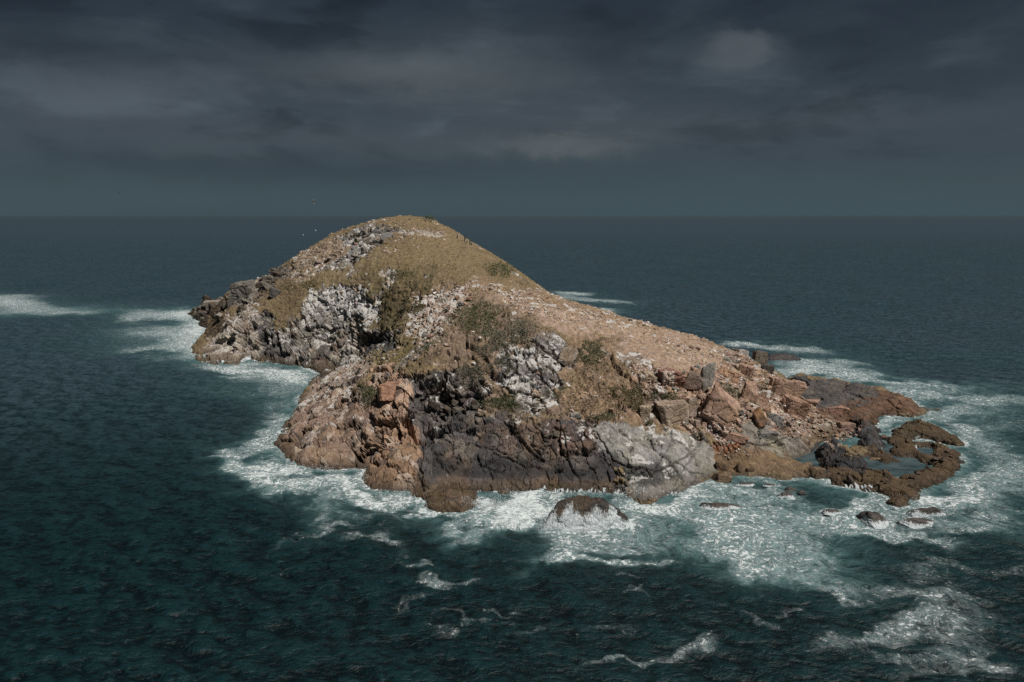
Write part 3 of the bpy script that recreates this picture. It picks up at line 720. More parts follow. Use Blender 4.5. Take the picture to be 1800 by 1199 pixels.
NA = 880
azs = np.concatenate([np.radians(np.linspace(-178, -46, 23)), np.arctan(np.linspace(math.tan(math.radians(-40)), math.tan(math.radians(40)), NA)), np.radians(np.linspace(46, 178, 23))])
tt = np.concatenate([np.array([12.5, 5.0, 2.5, 1.4, .95]), np.linspace(.76, .01, 590), np.array([.0085, .007, .0055, .004, .0028, .0018, .001])])
rr = CAMZ / tt
# columns in the front fan are spaced by x/y, so the radius runs along y there
A2, R2_ = np.meshgrid(azs, rr, indexing='ij')
front = np.abs(A2) < math.radians(41)
sX = np.where(front, np.tan(A2) * R2_, np.sin(A2) * R2_ * 1.3).astype(np.float64)
sY = np.where(front, R2_, np.cos(A2) * R2_ * 1.3).astype(np.float64)
nS = sX.size; shp = sX.shape
sX = sX.ravel(); sY = sY.ravel()
ca, sa = math.cos(.5), math.sin(.5)
rx_, ry_ = sX * ca - sY * sa, sX * sa + sY * ca
fade1 = smooth(620, 160, np.hypot(sX, sY)).astype(np.float32); fade2 = smooth(3500, 700, np.hypot(sX, sY)).astype(np.float32)
gust = (.75 + .5 * smooth(-.3, .4, fbm(sX, sY, sX * 0, 45.0, 3, .5, 4.0))).astype(np.float32)
landd = np.clip(-grid_sample(HG, sX, sY) / .75, -2, 60)
inb = (sX > GX0 + 1) & (sX < GX1 - 1) & (sY > GY0 + 1) & (sY < GY1 - 1)
landd = np.where(inb, landd, 60)
calm = smooth(0, 9, landd) * .65 + .35
h1 = tile_sample(T1[0], sX, sY, 97.0); hx = tile_sample(T1[1], sX, sY, 97.0); hy = tile_sample(T1[2], sX, sY, 97.0)
h2 = tile_sample(T2[0], rx_, ry_, 640.0)
spx, spy = to_pix(sX, sY, 0 * sX)
spx = spx.astype(np.float32); spy = spy.astype(np.float32)
behind = sY < 20
# pools stay flat
poolm = np.zeros(nS, np.float32)
for pl in [[(1455,822),(1490,790),(1540,770),(1560,780),(1640,780),(1640,812),(1600,838),(1545,838),(1490,828)], [(1380,795),(1440,785),(1450,830),(1380,830)]]:
    poolm = np.maximum(poolm, smooth(-4, 6, sdf_local(spx, spy, pl, 12)))
calm *= 1 - .85 * poolm
sZ = (h1 * fade1 * gust + h2 * fade2 * .8) * calm
sXd = sX + hx * fade1 * 1.0 * gust * calm; sYd = sY + hy * fade1 * 1.0 * gust * calm

# foam and milky aerated water, laid out from the photo: px, py, radius x, radius y, tilt deg, foam, milk
FO = [(20,532,70,11,4,.72,.5),(60,547,110,7,-2,.45,.7),(120,552,60,4,-4,.5,.4),(30,520,60,4,0,.4,.2),
 (275,553,55,8,4,.68,.6),(325,552,30,10,0,.85,.8),(345,578,26,14,20,.85,.7),(300,585,60,9,0,.55,.5),(270,612,60,6,-2,.5,.45),(330,600,40,12,0,.7,.6),(250,590,90,26,0,.28,.25),(230,560,30,6,0,.55,.3),(345,618,30,14,0,.6,.5),(300,628,60,6,0,.3,.25),
 (400,652,60,7,6,.75,.5),(470,652,70,11,3,.85,.7),(520,665,45,14,10,.75,.7),(500,690,50,12,0,.45,.5),(440,672,70,8,0,.4,.35),(490,712,45,8,0,.35,.35),(400,690,60,6,0,.2,.2),
 (480,745,36,14,-30,.65,.6),(455,775,50,14,-10,.7,.7),(400,797,40,8,-6,.75,.6),(425,825,40,14,30,.7,.7),(470,838,50,13,10,.75,.8),(540,842,80,14,0,.8,.8),(610,845,40,14,-10,.85,.8),(480,810,30,14,0,.6,.8),
 (560,862,80,10,0,.5,.6),(575,885,26,26,0,.35,.65),(560,920,22,10,0,.5,.3),(580,935,45,8,-10,.45,.2),(510,940,60,5,0,.3,.1),
 (640,872,50,12,30,.9,.6),(700,888,70,12,10,.85,.6),(760,905,60,8,8,.85,.6),(660,915,80,10,6,.35,.4),(850,895,70,14,0,1,.8),(910,885,50,14,-10,1,.8),(850,925,46,20,-20,.55,.8),(805,948,30,8,0,.5,.7),(900,905,60,14,-6,.85,.8),
 (1040,872,110,7,2,1,.8),(940,905,40,14,-10,.9,.8),(1030,930,80,10,3,1,.7),(1130,905,60,20,0,.95,.9),(1120,875,30,12,10,1,.8),(1180,885,50,16,-14,.75,.8),(1000,945,60,10,10,.6,.5),
 (985,968,24,18,30,.65,.6),(1020,990,50,10,14,.75,.75),(1090,998,50,8,0,.75,.5),(1150,990,50,8,-10,.5,.3),(1060,960,90,16,0,.45,.55),(1140,950,60,20,0,.4,.55),
 (1240,870,70,14,-8,.65,.85),(1330,850,90,14,0,.6,.8),(1270,910,90,26,0,.55,.85),(1370,890,90,26,0,.55,.85),(1320,940,110,26,10,.58,.9),(1300,970,60,18,20,.7,.9),(1390,985,80,22,10,.45,.75),(1440,930,60,26,0,.45,.7),(1420,1015,100,26,5,.15,.45),(1480,890,60,16,0,.6,.7),
 (1540,880,50,12,0,.7,.6),(1520,915,60,26,0,.45,.55),(1600,915,70,26,0,.5,.45),(1610,955,80,9,8,.6,.35),(1540,940,60,8,12,.55,.3),(1680,880,70,16,-8,.95,.85),(1630,880,40,12,0,.85,.8),(1720,850,60,22,0,.6,.75),(1750,920,60,24,10,.42,.6),(1700,930,60,12,0,.4,.4),(1780,880,50,20,0,.45,.6),
 (1740,790,60,26,10,.5,.6),(1780,830,50,20,0,.4,.5),(1700,760,40,10,20,.6,.6),(1760,745,70,16,0,.35,.4),(1590,735,60,8,0,.65,.8),(1540,740,30,12,0,.7,.8),(1660,725,70,9,0,.55,.7),(1690,700,90,14,4,.5,.6),(1600,690,60,8,6,.6,.7),(1780,705,60,16,4,.4,.45),(1560,765,24,10,0,.55,.7),(1550,670,70,8,6,.55,.6),(1620,675,80,6,5,.45,.5),
 (1460,655,70,9,4,.65,.6),(1420,640,60,9,3,.7,.6),(1340,608,60,5,4,.65,.4),(1420,618,50,6,5,.6,.4),(1500,640,50,6,3,.4,.3),(1400,655,40,8,0,.7,.6),(1300,605,30,4,0,.6,.3),
 (1010,516,36,3,2,.75,.4),(1045,528,46,4,4,.6,.4),(1060,545,30,5,4,.7,.6),(990,522,30,4,0,.5,.3),(1095,532,30,2,4,.4,.2),
 (640,950,60,9,-6,.42,.1),(680,968,30,10,20,.5,.1),(740,992,40,5,6,.42,.05),(775,1015,28,9,0,.48,.08),(775,1030,28,8,0,.5,.08),(840,1000,50,6,-20,.42,.05),(830,1090,90,7,-10,.36,0),(730,1065,50,7,-12,.36,0),(880,1060,50,6,-14,.36,0),(930,1100,60,8,0,.34,0),(505,995,14,3,-20,.4,0),
 (1200,1128,50,9,-18,.52,.05),(1160,1150,30,10,-30,.5,.05),(1090,1180,70,7,-10,.5,.03),(1060,1110,70,12,-10,.30,0),(1340,1100,50,6,10,.36,.02),(1120,1032,30,4,0,.36,0),
 (1470,1030,40,12,5,.52,.15),(1500,1045,30,6,10,.5,.1),(1590,1035,80,24,10,.42,.1),(1620,1095,70,16,0,.50,.1),(1600,1102,30,6,0,.6,.1),(1540,1110,60,14,0,.42,.05),(1470,1125,60,16,-20,.42,.05),(1660,1060,70,30,10,.38,.05),(1560,1150,100,18,0,.38,.03),(1690,1120,70,24,0,.38,.03),(1700,1160,60,16,10,.46,.05),(1750,1170,40,12,20,.46,.05),(1620,1180,70,14,0,.42,.05),(1660,1000,80,16,10,.38,.1),(1780,1000,40,10,0,.36,.05),(1420,1090,30,5,10,.4,0)]
wn1 = fbm(sX, sY, sX * 0, 9.0, 4, .55, 2.0); wn2 = fbm(sX, sY, sX * 0 + 9, 9.0, 4, .55, 6.0)
persp = np.clip(CAMZ * F / np.maximum(sY, 50) / np.maximum(sY, 50) / 4.0, .05, 1.2)   # py wobble shrinks with distance
wx = spx + wn1 * 60 * np.sqrt(persp); wy = spy + wn2 * 46 * persp
foam = np.zeros(nS, np.float32); milk = np.zeros(nS, np.float32)
for cx, cy, rx, ry, an, fo, mk in FO:
    m = np.nonzero((np.abs(wx - cx) < rx * 2.4 + ry) & (np.abs(wy - cy) < ry * 2.4 + rx * .8) & ~behind)[0]
    ca_, sa_ = math.cos(math.radians(an)), math.sin(math.radians(an))
    u = ((wx[m] - cx) * ca_ + (wy[m] - cy) * sa_) / rx; v = (-(wx[m] - cx) * sa_ + (wy[m] - cy) * ca_) / ry
    g = np.exp(-(u * u + v * v) ** 1.3 * .8)
    foam[m] = 1 - (1 - foam[m]) * (1 - g * fo); 
    g2 = np.exp(-(u * u + v * v) * .65)
    milk[m] = 1 - (1 - milk[m]) * (1 - g2 * mk * .75)
expo = smooth(-.25, .35, fbm(sX, sY, sX * 0, 16.0, 3, .5, 12.0))
shore = smooth(3.2, .0, landd) * (.30 + .62 * expo) * (1 - poolm)
foam = np.maximum(foam, shore * .95); milk = np.maximum(milk, smooth(10, 0, landd) * .6 * (1 - .6 * poolm))
foam *= 1 - .8 * poolm; foam = np.where(poolm > .5, np.maximum(foam, .12), foam); milk = milk * (1 - poolm) + .10 * poolm
# small whitecaps and flecks
crest = np.clip(.5 + (h1 * (.25 + .75 * fade1) * gust) * 2.3 + h2 * .10, 0, 1).astype(np.float32)  # crest mask: wave tops get a painted lightening in the water colour
wc = smooth(.30, .46, h1 * fade1 * 1.0) * smooth(.1, .5, fbm(sX, sY, sX * 0, 20.0, 3, .5, 19.0)); foam = np.maximum(foam, wc * .55)
sZ = sZ + (foam > .25) * foam * (.25 + .75 * fbm(sX, sY, sX * 0, 2.6, 4, .6, 70.0)) * .55 * fade1
# the foam is stirred: follow a swirling current backwards to find its texture position
psi_s = 0.5
px0, py0 = -330.0, 60.0
gX, gY = np.meshgrid(np.arange(px0, 330, 1.0), np.arange(py0, 520, 1.0))
psi = fbm(gX, gY, gX * 0, 17.0, 3, .55, 40.0) * 17 + fbm(gX, gY, gX * 0, 6.0, 2, .5, 50.0) * 3.2
vy, vx = np.gradient(psi); vx, vy = vy.astype(np.float32), (-vx).astype(np.float32)
fx_, fy_ = sX.copy(), sY.copy()
near = (np.abs(sX) < 320) & (sY > 65) & (sY < 510)
ax_, ay_ = fx_[near], fy_[near]
for it in range(3):
    a = grid_sample(vx, ax_, ay_, px0, py0, 1.0); b = grid_sample(vy, ax_, ay_, px0, py0, 1.0)
    ax_ = ax_ + a * .55; ay_ = ay_ + b * .55
fx_[near] = ax_; fy_[near] = ay_

idx = np.arange(nS).reshape(shp)
qs = np.stack([idx[:-1, :-1].ravel(), idx[:-1, 1:].ravel(), idx[1:, 1:].ravel(), idx[1:, :-1].ravel()], axis=1)
wrap = np.stack([idx[-1, :-1], idx[-1, 1:], idx[0, 1:], idx[0, :-1]], axis=1)
qs = np.concatenate([qs, wrap])[:, ::-1]
me = new_mesh('sea', np.stack([sXd, sYd, sZ], axis=1), qs.ravel(), 4, True)
add_attr(me, 'foam', foam.astype(np.float32)); add_attr(me, 'milk', milk.astype(np.float32)); add_attr(me, 'calm', poolm); add_attr(me, 'crest', crest)
add_attr(me, 'flow', np.stack([fx_, fy_, 0 * fx_], axis=1).astype(np.float32) * .01)

def sea_material():
    m = bpy.data.materials.new('sea_water'); m.use_nodes = True
    T = NT(m.node_tree); b = T.n['Principled BSDF']
    pos = T.new('ShaderNodeNewGeometry').outputs['Position']
    fl = T.vmath('SCALE', T.attr('flow', 'Vector'), 100.0)
    fo = T.attr('foam'); mk = T.attr('milk')
    wv = T.vmath('SCALE', T.vmath('SUBTRACT', T.noise(fl, .55, 3, .55, 0, True), (.5, .5, .5)), 2.0)
    flw = T.vmath('ADD', fl, wv)
    def threads(scale, w):
        vo = T.new('ShaderNodeTexVoronoi', feature='DISTANCE_TO_EDGE'); vo.voronoi_dimensions = '2D'
        T.put(vo.inputs['Vector'], flw); vo.inputs['Scale'].default_value = scale
        return T.ramp(vo.outputs['Distance'], 0.0, w, 1.0, 0.0)
    t1 = threads(.30, .16); t2 = threads(.80, .24); t3 = threads(1.9, .34)
    nz = T.noise(flw, .45, 6, .64); nf = T.noise(pos, 2.6, 5, .7)
    net = T.math('MAXIMUM', T.math('MULTIPLY', t1, 1.0), T.math('MAXIMUM', T.math('MULTIPLY', t2, .72), T.math('MULTIPLY', t3, .45)))
    fine = T.noise(T.vmath('ADD', pos, T.vmath('SCALE', wv, .5)), 1.5, 6, .74)
    net = T.math('MULTIPLY', net, T.ramp(fine, .40, .60, .05, 1.0))
    pat = T.math('ADD', T.math('MULTIPLY', net, .56), T.math('ADD', T.math('MULTIPLY', nz, .46), T.math('MULTIPLY', fine, .12)))
    thr = T.math('SUBTRACT', .90, T.math('MULTIPLY', fo, .72))
    al = T.ramp(T.math('SUBTRACT', pat, thr), -.04, .24)
    al = T.math('MAXIMUM', al, T.math('MULTIPLY', T.math('MULTIPLY', T.math('MAXIMUM', t2, t3), T.ramp(fine, .42, .60)), T.math('MULTIPLY', T.ramp(fo, .15, .55), .42)))
    ws = T.ramp(T.math('ADD', T.math('MULTIPLY', fo, .75), T.math('MULTIPLY', T.math('SUBTRACT', nz, .5), 1.2)), .08, .62)
    ws = T.math('MULTIPLY', ws, T.ramp(fo, .12, .55))
    al = T.math('MULTIPLY', al, T.ramp(fo, .04, .30))
    big = T.noise(pos, .018, 3, .5)
    rip = T.noise(T.vmath('MULTIPLY', pos, (.55, .95, 1.0)), 1.6, 6, .70, .15)
    ridg = T.math('SUBTRACT', 1.0, T.math('ABSOLUTE', T.math('SUBTRACT', T.math('MULTIPLY', T.noise(T.vmath('MULTIPLY', pos, (.55, 1.0, 1.0)), .62, 4, .58, .35), 2.0), 1.0)))
    ridg = T.math('POWER', ridg, 2.2)
    rip2 = T.noise(T.vmath('MULTIPLY', T.vmath('ADD', pos, (31, 7, 0)), (.42, .62, 1.0)), .42, 5, .6, .5)
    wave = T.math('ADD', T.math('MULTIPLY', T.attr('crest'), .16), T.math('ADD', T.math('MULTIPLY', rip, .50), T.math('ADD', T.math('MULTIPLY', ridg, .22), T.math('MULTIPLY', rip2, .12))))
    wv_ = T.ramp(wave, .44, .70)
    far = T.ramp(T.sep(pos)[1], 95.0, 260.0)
    near_c = T.mix(wv_, (.0003, .0042, .0058), (.0034, .0225, .0265))  # reflected and scattered light on ripple tops painted into the water colour
    far_c = T.mix(wv_, (.0080, .0230, .0290), T.mix(T.ramp(big, .35, .65), (.048, .076, .100), (.038, .073, .092)))  # farther water painted paler, standing in for sky reflection at low angles
    deep_sheen = T.mix(far, near_c, far_c)
    deep_sheen = T.mix(T.ramp(T.sep(pos)[1], 500.0, 2500.0), deep_sheen, (.033, .053, .070))
    deep_sheen = T.mix(T.ramp(T.sep(pos)[1], 3000.0, 20000.0), deep_sheen, (.040, .062, .074))  # colour lightened towards the horizon in place of haze
    deep_sheen = T.mix(T.math('MULTIPLY', T.attr('calm'), .8), deep_sheen, T.mix(T.ramp(T.noise(T.vmath('MULTIPLY', pos, (.5, 1.0, 1.0)), .5, 5, .65), .35, .65), (.022, .036, .042), (.085, .108, .120)))
    milkc = T.mix(T.ramp(nz, .3, .7), (.060, .150, .155), (.135, .260, .262))
    mf = T.math('MULTIPLY', mk, T.ramp(nz, .25, .65, .45, 1.0))
    c = T.mix(mf, deep_sheen, milkc)
    c = T.mix(T.math('MULTIPLY', ws, .46), c, T.mix(fine, (.17, .27, .285), (.36, .44, .455)))
    c = T.mix(T.math('MULTIPLY', al, T.ramp(fo, .2, .75, .45, .90)), c, T.mix(nf, (.50, .57, .59), (.80, .84, .85)))
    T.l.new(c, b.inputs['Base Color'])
    T.put(b.inputs['Roughness'], T.math('ADD', .42, T.math('MULTIPLY', al, .6)))
    b.inputs['IOR'].default_value = 1.36
    b.inputs['Specular IOR Level'].default_value = 0.5
    h = T.math('ADD', T.math('ADD', T.math('MULTIPLY', rip, .6), T.math('MULTIPLY', ridg, .45)), T.math('ADD', T.math('MULTIPLY', rip2, .9), T.math('MULTIPLY', al, .22)))
    bp = T.new('ShaderNodeBump'); bp.inputs['Distance'].default_value = .38
    T.put(bp.inputs['Strength'], T.ramp(T.attr('calm'), 0, 1, 1.0, .15))
    T.l.new(h, bp.inputs['Height']); T.l.new(bp.outputs[0], b.inputs['Normal'])
    return m
link('sea', me, sea_material(), kind='structure')
#==OBJECTS==
# ------------------------------------------------------------------ placing things on the rock
_ys = np.arange(105.0, 430.0, 0.25)
def hits(px, py):
    """first meeting of the sight line through each pixel with the height field"""
    px = np.atleast_1d(np.asarray(px, float)); py = np.atleast_1d(np.asarray(py, float))
    d = pix_dir(px, py) if False else None
    r = (px - W0 / 2) / F; u = (H0 / 2 - py) / F
    dy = math.cos(PITCH) + u * math.sin(PITCH); dz = -math.sin(PITCH) + u * math.cos(PITCH)
    Xr = (r / dy)[:, None] * _ys[None]; Zr = CAMZ + (dz / dy)[:, None] * _ys[None]
    Hh = grid_sample(HG, Xr, np.broadcast_to(_ys, Xr.shape))
    below = (Zr < Hh) | (Zr < 0)
    i = np.argmax(below, axis=1); i = np.where(below.any(axis=1), i, len(_ys) - 1)
    k = np.arange(len(px))
    return np.stack([Xr[k, i], _ys[i], np.maximum(Hh[k, i], 0)], axis=1)

import bmesh
_ico = {}
def ico(sub):
    if sub not in _ico:
        bm = bmesh.new(); bmesh.ops.create_icosphere(bm, subdivisions=sub, radius=1.0)
        v = np.array([x.co[:] for x in bm.verts], np.float32); f = np.array([[l.index for l in p.verts] for p in bm.faces], np.int32); bm.free()
        _ico[sub] = (v / np.linalg.norm(v, axis=1)[:, None], f)
    return _ico[sub]
def rock_verts(dims, seed, sub=4, planes=10, rough=.07, blocky=.58):
    """angular boulder: a ball cut by random planes, fractured and weathered; dims = full width, depth, height"""
    r = np.random.default_rng(seed)
    v, f = ico(sub)
    nrm = r.normal(size=(planes, 3)); nrm /= np.linalg.norm(nrm, axis=1)[:, None]
    ax = np.array([[1, 0, 0], [-1, 0, 0], [0, 1, 0], [0, -1, 0], [0, 0, 1], [0, 0, -1]], float) + r.normal(size=(6, 3)) * .22
    ax /= np.linalg.norm(ax, axis=1)[:, None]
    nn = np.concatenate([nrm, ax]); dd = np.concatenate([r.uniform(.80, 1.1, planes), r.uniform(.66, .85, 6) / max(blocky + .5, .5)])
    dt = v @ nn.T
    rad = np.min(np.where(dt > .05, dd / np.maximum(dt, .05), 9), axis=1)
    p = v * rad[:, None]
    o = float(seed % 97) * 3.1
    q = p * 2.0 + o
    ih, f1, f2, ox, oy, oz = worley(q[:, 0].astype(np.float32), q[:, 1].astype(np.float32), q[:, 2].astype(np.float32), seed % 200)
    cr = np.exp(-((f2 - f1) / .08) ** 2)
    p = p * (1 - .06 * cr + .07 * VEC[ih][:, 3] + rough * fbm(q[:, 0], q[:, 1], q[:, 2], 1.1, 4, .6, 1.0))[:, None]
    p = p / np.abs(p).max(axis=0) * .5 * np.array(dims)
    return p.astype(np.float32), f, cr, VEC[ih][:, 1]
def rock_mesh(name, dims, seed, ca, cb, sub=4, gu=0.0, wet=0.0, wash=None, **kw):
    p, f, cr, tv = rock_verts(dims, seed, sub, **kw)
    o = seed * 1.7
    qa = fbm(p[:, 0], p[:, 1], p[:, 2], max(dims) * .3, 4, .6, o)
    m = np.clip(.5 + 1.3 * qa + .4 * tv, 0, 1)[:, None]
    c = np.array(ca) * (1 - m) + np.array(cb) * m
    me = new_mesh(name, p, f.ravel(), 3, False)
    add_attr(me, 'col', c.astype(np.float32))
    up = np.clip(p[:, 2] / (dims[2] * .5), -1, 1)
    add_attr(me, 'guano', (np.clip(gu, 0, 1) * smooth(-.1, .3, fbm(p[:, 0], p[:, 1], p[:, 2], max(dims) * .25, 4, .6, o + 5) + up * .35 - .25 + gu * .3)).astype(np.float32))
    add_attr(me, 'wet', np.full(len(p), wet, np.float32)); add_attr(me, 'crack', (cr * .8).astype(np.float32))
    add_attr(me, 'wash', np.zeros(len(p), np.float32) if wash is None else wash(p).astype(np.float32))
    me.materials.append(MAT_ROCK)
    return me
def ppm(Yd): return F / Yd           # photo pixels per metre at that distance
PINK = ((.40, .275, .205), (.29, .185, .135)); TAN = ((.41, .33, .26), (.27, .20, .15)); GREY = ((.25, .24, .22), (.17, .16, .145))
BROWN = ((.19, .13, .08), (.12, .08, .055)); RUST = ((.30, .15, .085), (.22, .12, .075)); DARK = ((.06, .056, .055), (.095, .08, .07)); WHITE = ((.42, .38, .34), (.30, .25, .21))
# px, py (centre), width, height px, colours, guano, seed, tilt, label
BIG = [
 (1263, 722, 66, 72, PINK, .18, 11, .5, 'largest boulder of the slope, pink and leaning, with a dark gap along its left side'),
 (1181, 727, 62, 46, TAN, .22, 12, -.2, 'wide knobbly tan boulder with a shadowed underside, just below a green bush'),
 (1216, 715, 24, 38, TAN, .05, 13, .05, 'upright brown block standing just left of the largest pink boulder'),
 (1199, 716, 22, 20, TAN, .15, 14, .3, 'small tan block wedged between the knobbly boulder and the upright block'),
 (1134, 724, 24, 32, TAN, .35, 15, .1, 'pale pitted rock at the left end of the boulder row, in scrub'),
 (1225, 743, 20, 14, TAN, .0, 16, .1, 'small flat-faced grey stone in the gap under the upright block'),
 (1178, 668, 54, 40, ((.28, .14, .11), (.23, .12, .09)), .25, 17, .0, 'dark red square block with cream vertical stripes, right above a green bush'),
 (1218, 670, 30, 40, ((.20, .15, .12), (.14, .10, .085)), .35, 18, .4, 'pale topped boulder with a dark hollow face next to the striped red block'),
 (1243, 664, 28, 50, GREY, .5, 19, .1, 'tall grey boulder streaked with white, left of the round bush on the slope'),
 (1317, 695, 34, 48, PINK, .3, 20, .1, 'rough pink rock mass just right of the round bush'),
 (1337, 703, 34, 34, PINK, .75, 21, .0, 'rock splashed bright white with guano near the right end of the slope'),
 (1284, 660, 44, 26, ((.38, .24, .15), (.30, .19, .125)), .1, 22, .5, 'orange slab lying tilted on the upper boulder slope'),
 (1312, 652, 32, 26, PINK, .25, 23, .2, 'pinkish block above and right of the orange slab'),
 (1334, 735, 24, 34, ((.30, .17, .09), (.13, .09, .07)), .0, 24, -.3, 'narrow brown and orange stone standing on end in the gravel'),
 (1360, 736, 36, 22, GREY, .1, 25, .3, 'bluish grey flat boulder right of the brown and orange stone'),
 (1381, 686, 62, 46, PINK, .12, 26, .35, 'big jointed salmon pink boulder near the right end of the ridge'),
 (1396, 717, 44, 36, ((.38, .25, .18), (.29, .18, .13)), .15, 27, .2, 'salmon boulder below the jointed one, against the dark ledge'),
 (1425, 706, 34, 14, PINK, .0, 28, .1, 'flat salmon stone pointing right onto the dark ledge'),
 (1469, 722, 48, 18, ((.34, .215, .165), (.27, .16, .12)), .0, 29, .05, 'low rounded salmon slab lying on the rust brown ledge'),
 (1487, 750, 30, 17, ((.34, .23, .18), (.26, .18, .14)), .0, 30, .05, 'pinkish block at the right end of the pebble beach'),
 (1290, 768, 56, 18, ((.33, .21, .16), (.25, .16, .12)), .05, 31, .2, 'flat pink slab lying under the largest pink boulder'),
 (1348, 762, 40, 18, GREY, .1, 32, .3, 'grey slab with an orange edge under the pebble gravel'),
 (1272, 840, 38, 22, BROWN, .0, 33, .0, 'largest rounded brown stone at the waterline right of the grey dome'),
 (1268, 820, 24, 22, BROWN, .0, 34, .0, 'brown stone resting behind the largest waterline stone, against the dome'),
 (1300, 822, 18, 18, BROWN, .0, 35, .0, 'small brown stone right of the waterline stones'),
 (1318, 826, 14, 12, BROWN, .0, 36, .0, 'rightmost small brown stone by the foam, under the brown sloping rock'),
 (938, 541, 20, 10, WHITE, .8, 37, .0, 'isolated white stone on the pink slope right of the big scrub'),
 (998, 626, 32, 34, TAN, .55, 38, .4, 'white topped rock with a dark shadow below it, left of a bush'),
 (1010, 729, 24, 11, GREY, .5, 39, .0, 'whitish flat rock on the bench above the grey dome'),
 (846, 725, 18, 13, TAN, .1, 40, .0, 'single tan stone on the upper edge of the charcoal slab'),
 (814, 621, 15, 13, TAN, .2, 41, .0, 'lone rounded stone in the dry scrub above the black recess'),
 (1160, 655, 24, 16, TAN, .3, 42, .2, 'tan block left of the striped red block'),
 (1140, 660, 26, 14, TAN, .3, 43, .4, 'slanting pale slab at the upper left of the boulder slope'),
 (428, 513, 56, 40, ((.20, .185, .165), (.11, .10, .09)), .1, 44, -.25, 'big overhanging grey block jutting to the left from the far hill'),
 (484, 516, 24, 22, ((.09, .085, .085), (.13, .12, .115)), .2, 45, .1, 'black boulder with a pale top in the grass of the far hill'),
 (1333, 632, 28, 36, ((.13, .105, .085), (.20, .17, .14)), .0, 46, .1, 'tall dark block standing at the right end of the ridge line'),
 (1350, 649, 26, 20, DARK, .0, 47, .0, 'dark broken rock at the water just right of the tall dark block'),
 (1306, 622, 20, 16, WHITE, .3, 48, .0, 'pale grey block on the ridge line left of the tall dark block'),
 (1237, 600, 14, 10, TAN, .3, 49, .0, 'round tan boulder standing out on the ridge skyline'),
 (1407, 672, 34, 22, ((.045, .045, .05), (.07, .065, .065)), .0, 50, .1, 'black rock with sharp edges at the landward end of the dark ledge'),
 (680, 690, 44, 44, ((.38, .22, .145), (.30, .17, .11)), .05, 51, .2, 'large orange boulder with a curved crack at the top of the orange buttress'),
 (664, 663, 20, 18, TAN, .5, 52, .0, 'white crusted knob at the top left of the orange buttress'),
]
for (px, py, w, h, cc, gu, sd, tilt, lab) in BIG:
    hp = hits(px, py + h * .30)[0]
    k = ppm(hp[1]); ww = w / k; hh = h / k
    dep = (ww * .8 if w < 2.2 * h else ww * .5)
    sub = 5 if w >= 40 else 4
    me = rock_mesh('boulder', (ww * 1.08, dep, hh * 1.22), sd, cc[0], cc[1], sub, gu)
    if sd == 17:      # pale mineral stripes down the front face of the red block
        cs = np.empty(len(me.vertices) * 3, np.float32); me.vertices.foreach_get('co', cs); cs = cs.reshape(-1, 3)
        u_ = cs[:, 0] / ww
        st_ = ((u_ > -.34) & (u_ < .10) & (cs[:, 1] < 0) & (np.sin(u_ * 62) > -.35)) * 1.0
        ca_ = np.empty(len(me.vertices) * 4, np.float32); me.attributes['col'].data.foreach_get('color', ca_); ca_ = ca_.reshape(-1, 4)
        ca_[:, :3] += (np.array((.55, .50, .42), np.float32) - ca_[:, :3]) * st_[:, None]
        me.attributes['col'].data.foreach_set('color', ca_.ravel())
    c = to_world(px, py + 1, None, hp[1] + dep * .18)
    o = link('boulder', me, None, None, lab, 'boulder')
    o.location = c; o.rotation_euler = (0, tilt, 0)

NAMEQ = []
rj = np.random.default_rng(77)
jag = [rock_mesh('boulder', (1, .8, .9), 300 + i, *[((.13, .11, .09), (.075, .065, .055)), ((.24, .215, .185), (.15, .13, .11)), ((.10, .075, .055), (.06, .05, .045))][i % 3], 4, .2, blocky=.9, planes=7) for i in range(6)]
def strew(poly, cnt, s0, s1, meshes, lab, grp, seed, sink=.15, name='rock'):
    rr = np.random.default_rng(seed); P = inpoly(poly, cnt, rr); P.sort(key=lambda p: p[0]); hp = hits([p[0] for p in P], [p[1] for p in P])
    for i in range(cnt):
        s_ = (s0 + (s1 - s0) * rr.random() ** 2) / ppm(hp[i][1])
        o = link(name, meshes[int(rr.integers(len(meshes)))], None, None, lab, 'rock', grp); NAMEQ.append((o, float(P[i][0]), float(P[i][1]), lab))
        o.location = (hp[i][0], hp[i][1] + s_ * .1, hp[i][2] + s_ * sink)
        o.scale = (s_ * rr.uniform(1.0, 1.7), s_ * rr.uniform(.8, 1.3), s_ * rr.uniform(.6, 1.05)); o.rotation_euler = (rr.uniform(-.5, .5), rr.uniform(-.2, .7), rr.uniform(-.6, .6))
def inpoly(poly, nwant, rr):
    P = np.array(poly, float); out = []
    while len(out) < nwant:
        x = rr.uniform(P[:, 0].min(), P[:, 0].max(), 400).astype(np.float32); y = rr.uniform(P[:, 1].min(), P[:, 1].max(), 400).astype(np.float32)
        s = poly_sdf(x, y, P)
        out += list(zip(x[s > 0], y[s > 0]))
    return out[:nwant]
strew([(335,548),(350,532),(400,526),(405,545),(385,575),(350,568)], 22, 9, 26, jag, 'dark angular rock piled on the low far left end of the island', 'dark rocks at the far left end', 1)
strew([(405,520),(450,492),(500,470),(530,462),(480,510),(440,545),(400,560)], 24, 8, 22, jag, 'angular grey rock on the left shoulder of the far hill', 'rocks on the left shoulder', 2)
strew([(560,470),(600,425),(640,400),(700,400),(690,425),(620,460)], 34, 5, 15, jag[1::3] + jag[:1], 'grey and white stained block in the outcrop under the summit', 'blocks of the summit outcrop', 3)
strew([(880,600),(960,590),(1000,640),(985,700),(930,725),(890,680)], 36, 5, 14, jag[1::3], 'pale block standing in the whitewashed near cliff', 'blocks of the near white cliff', 4)
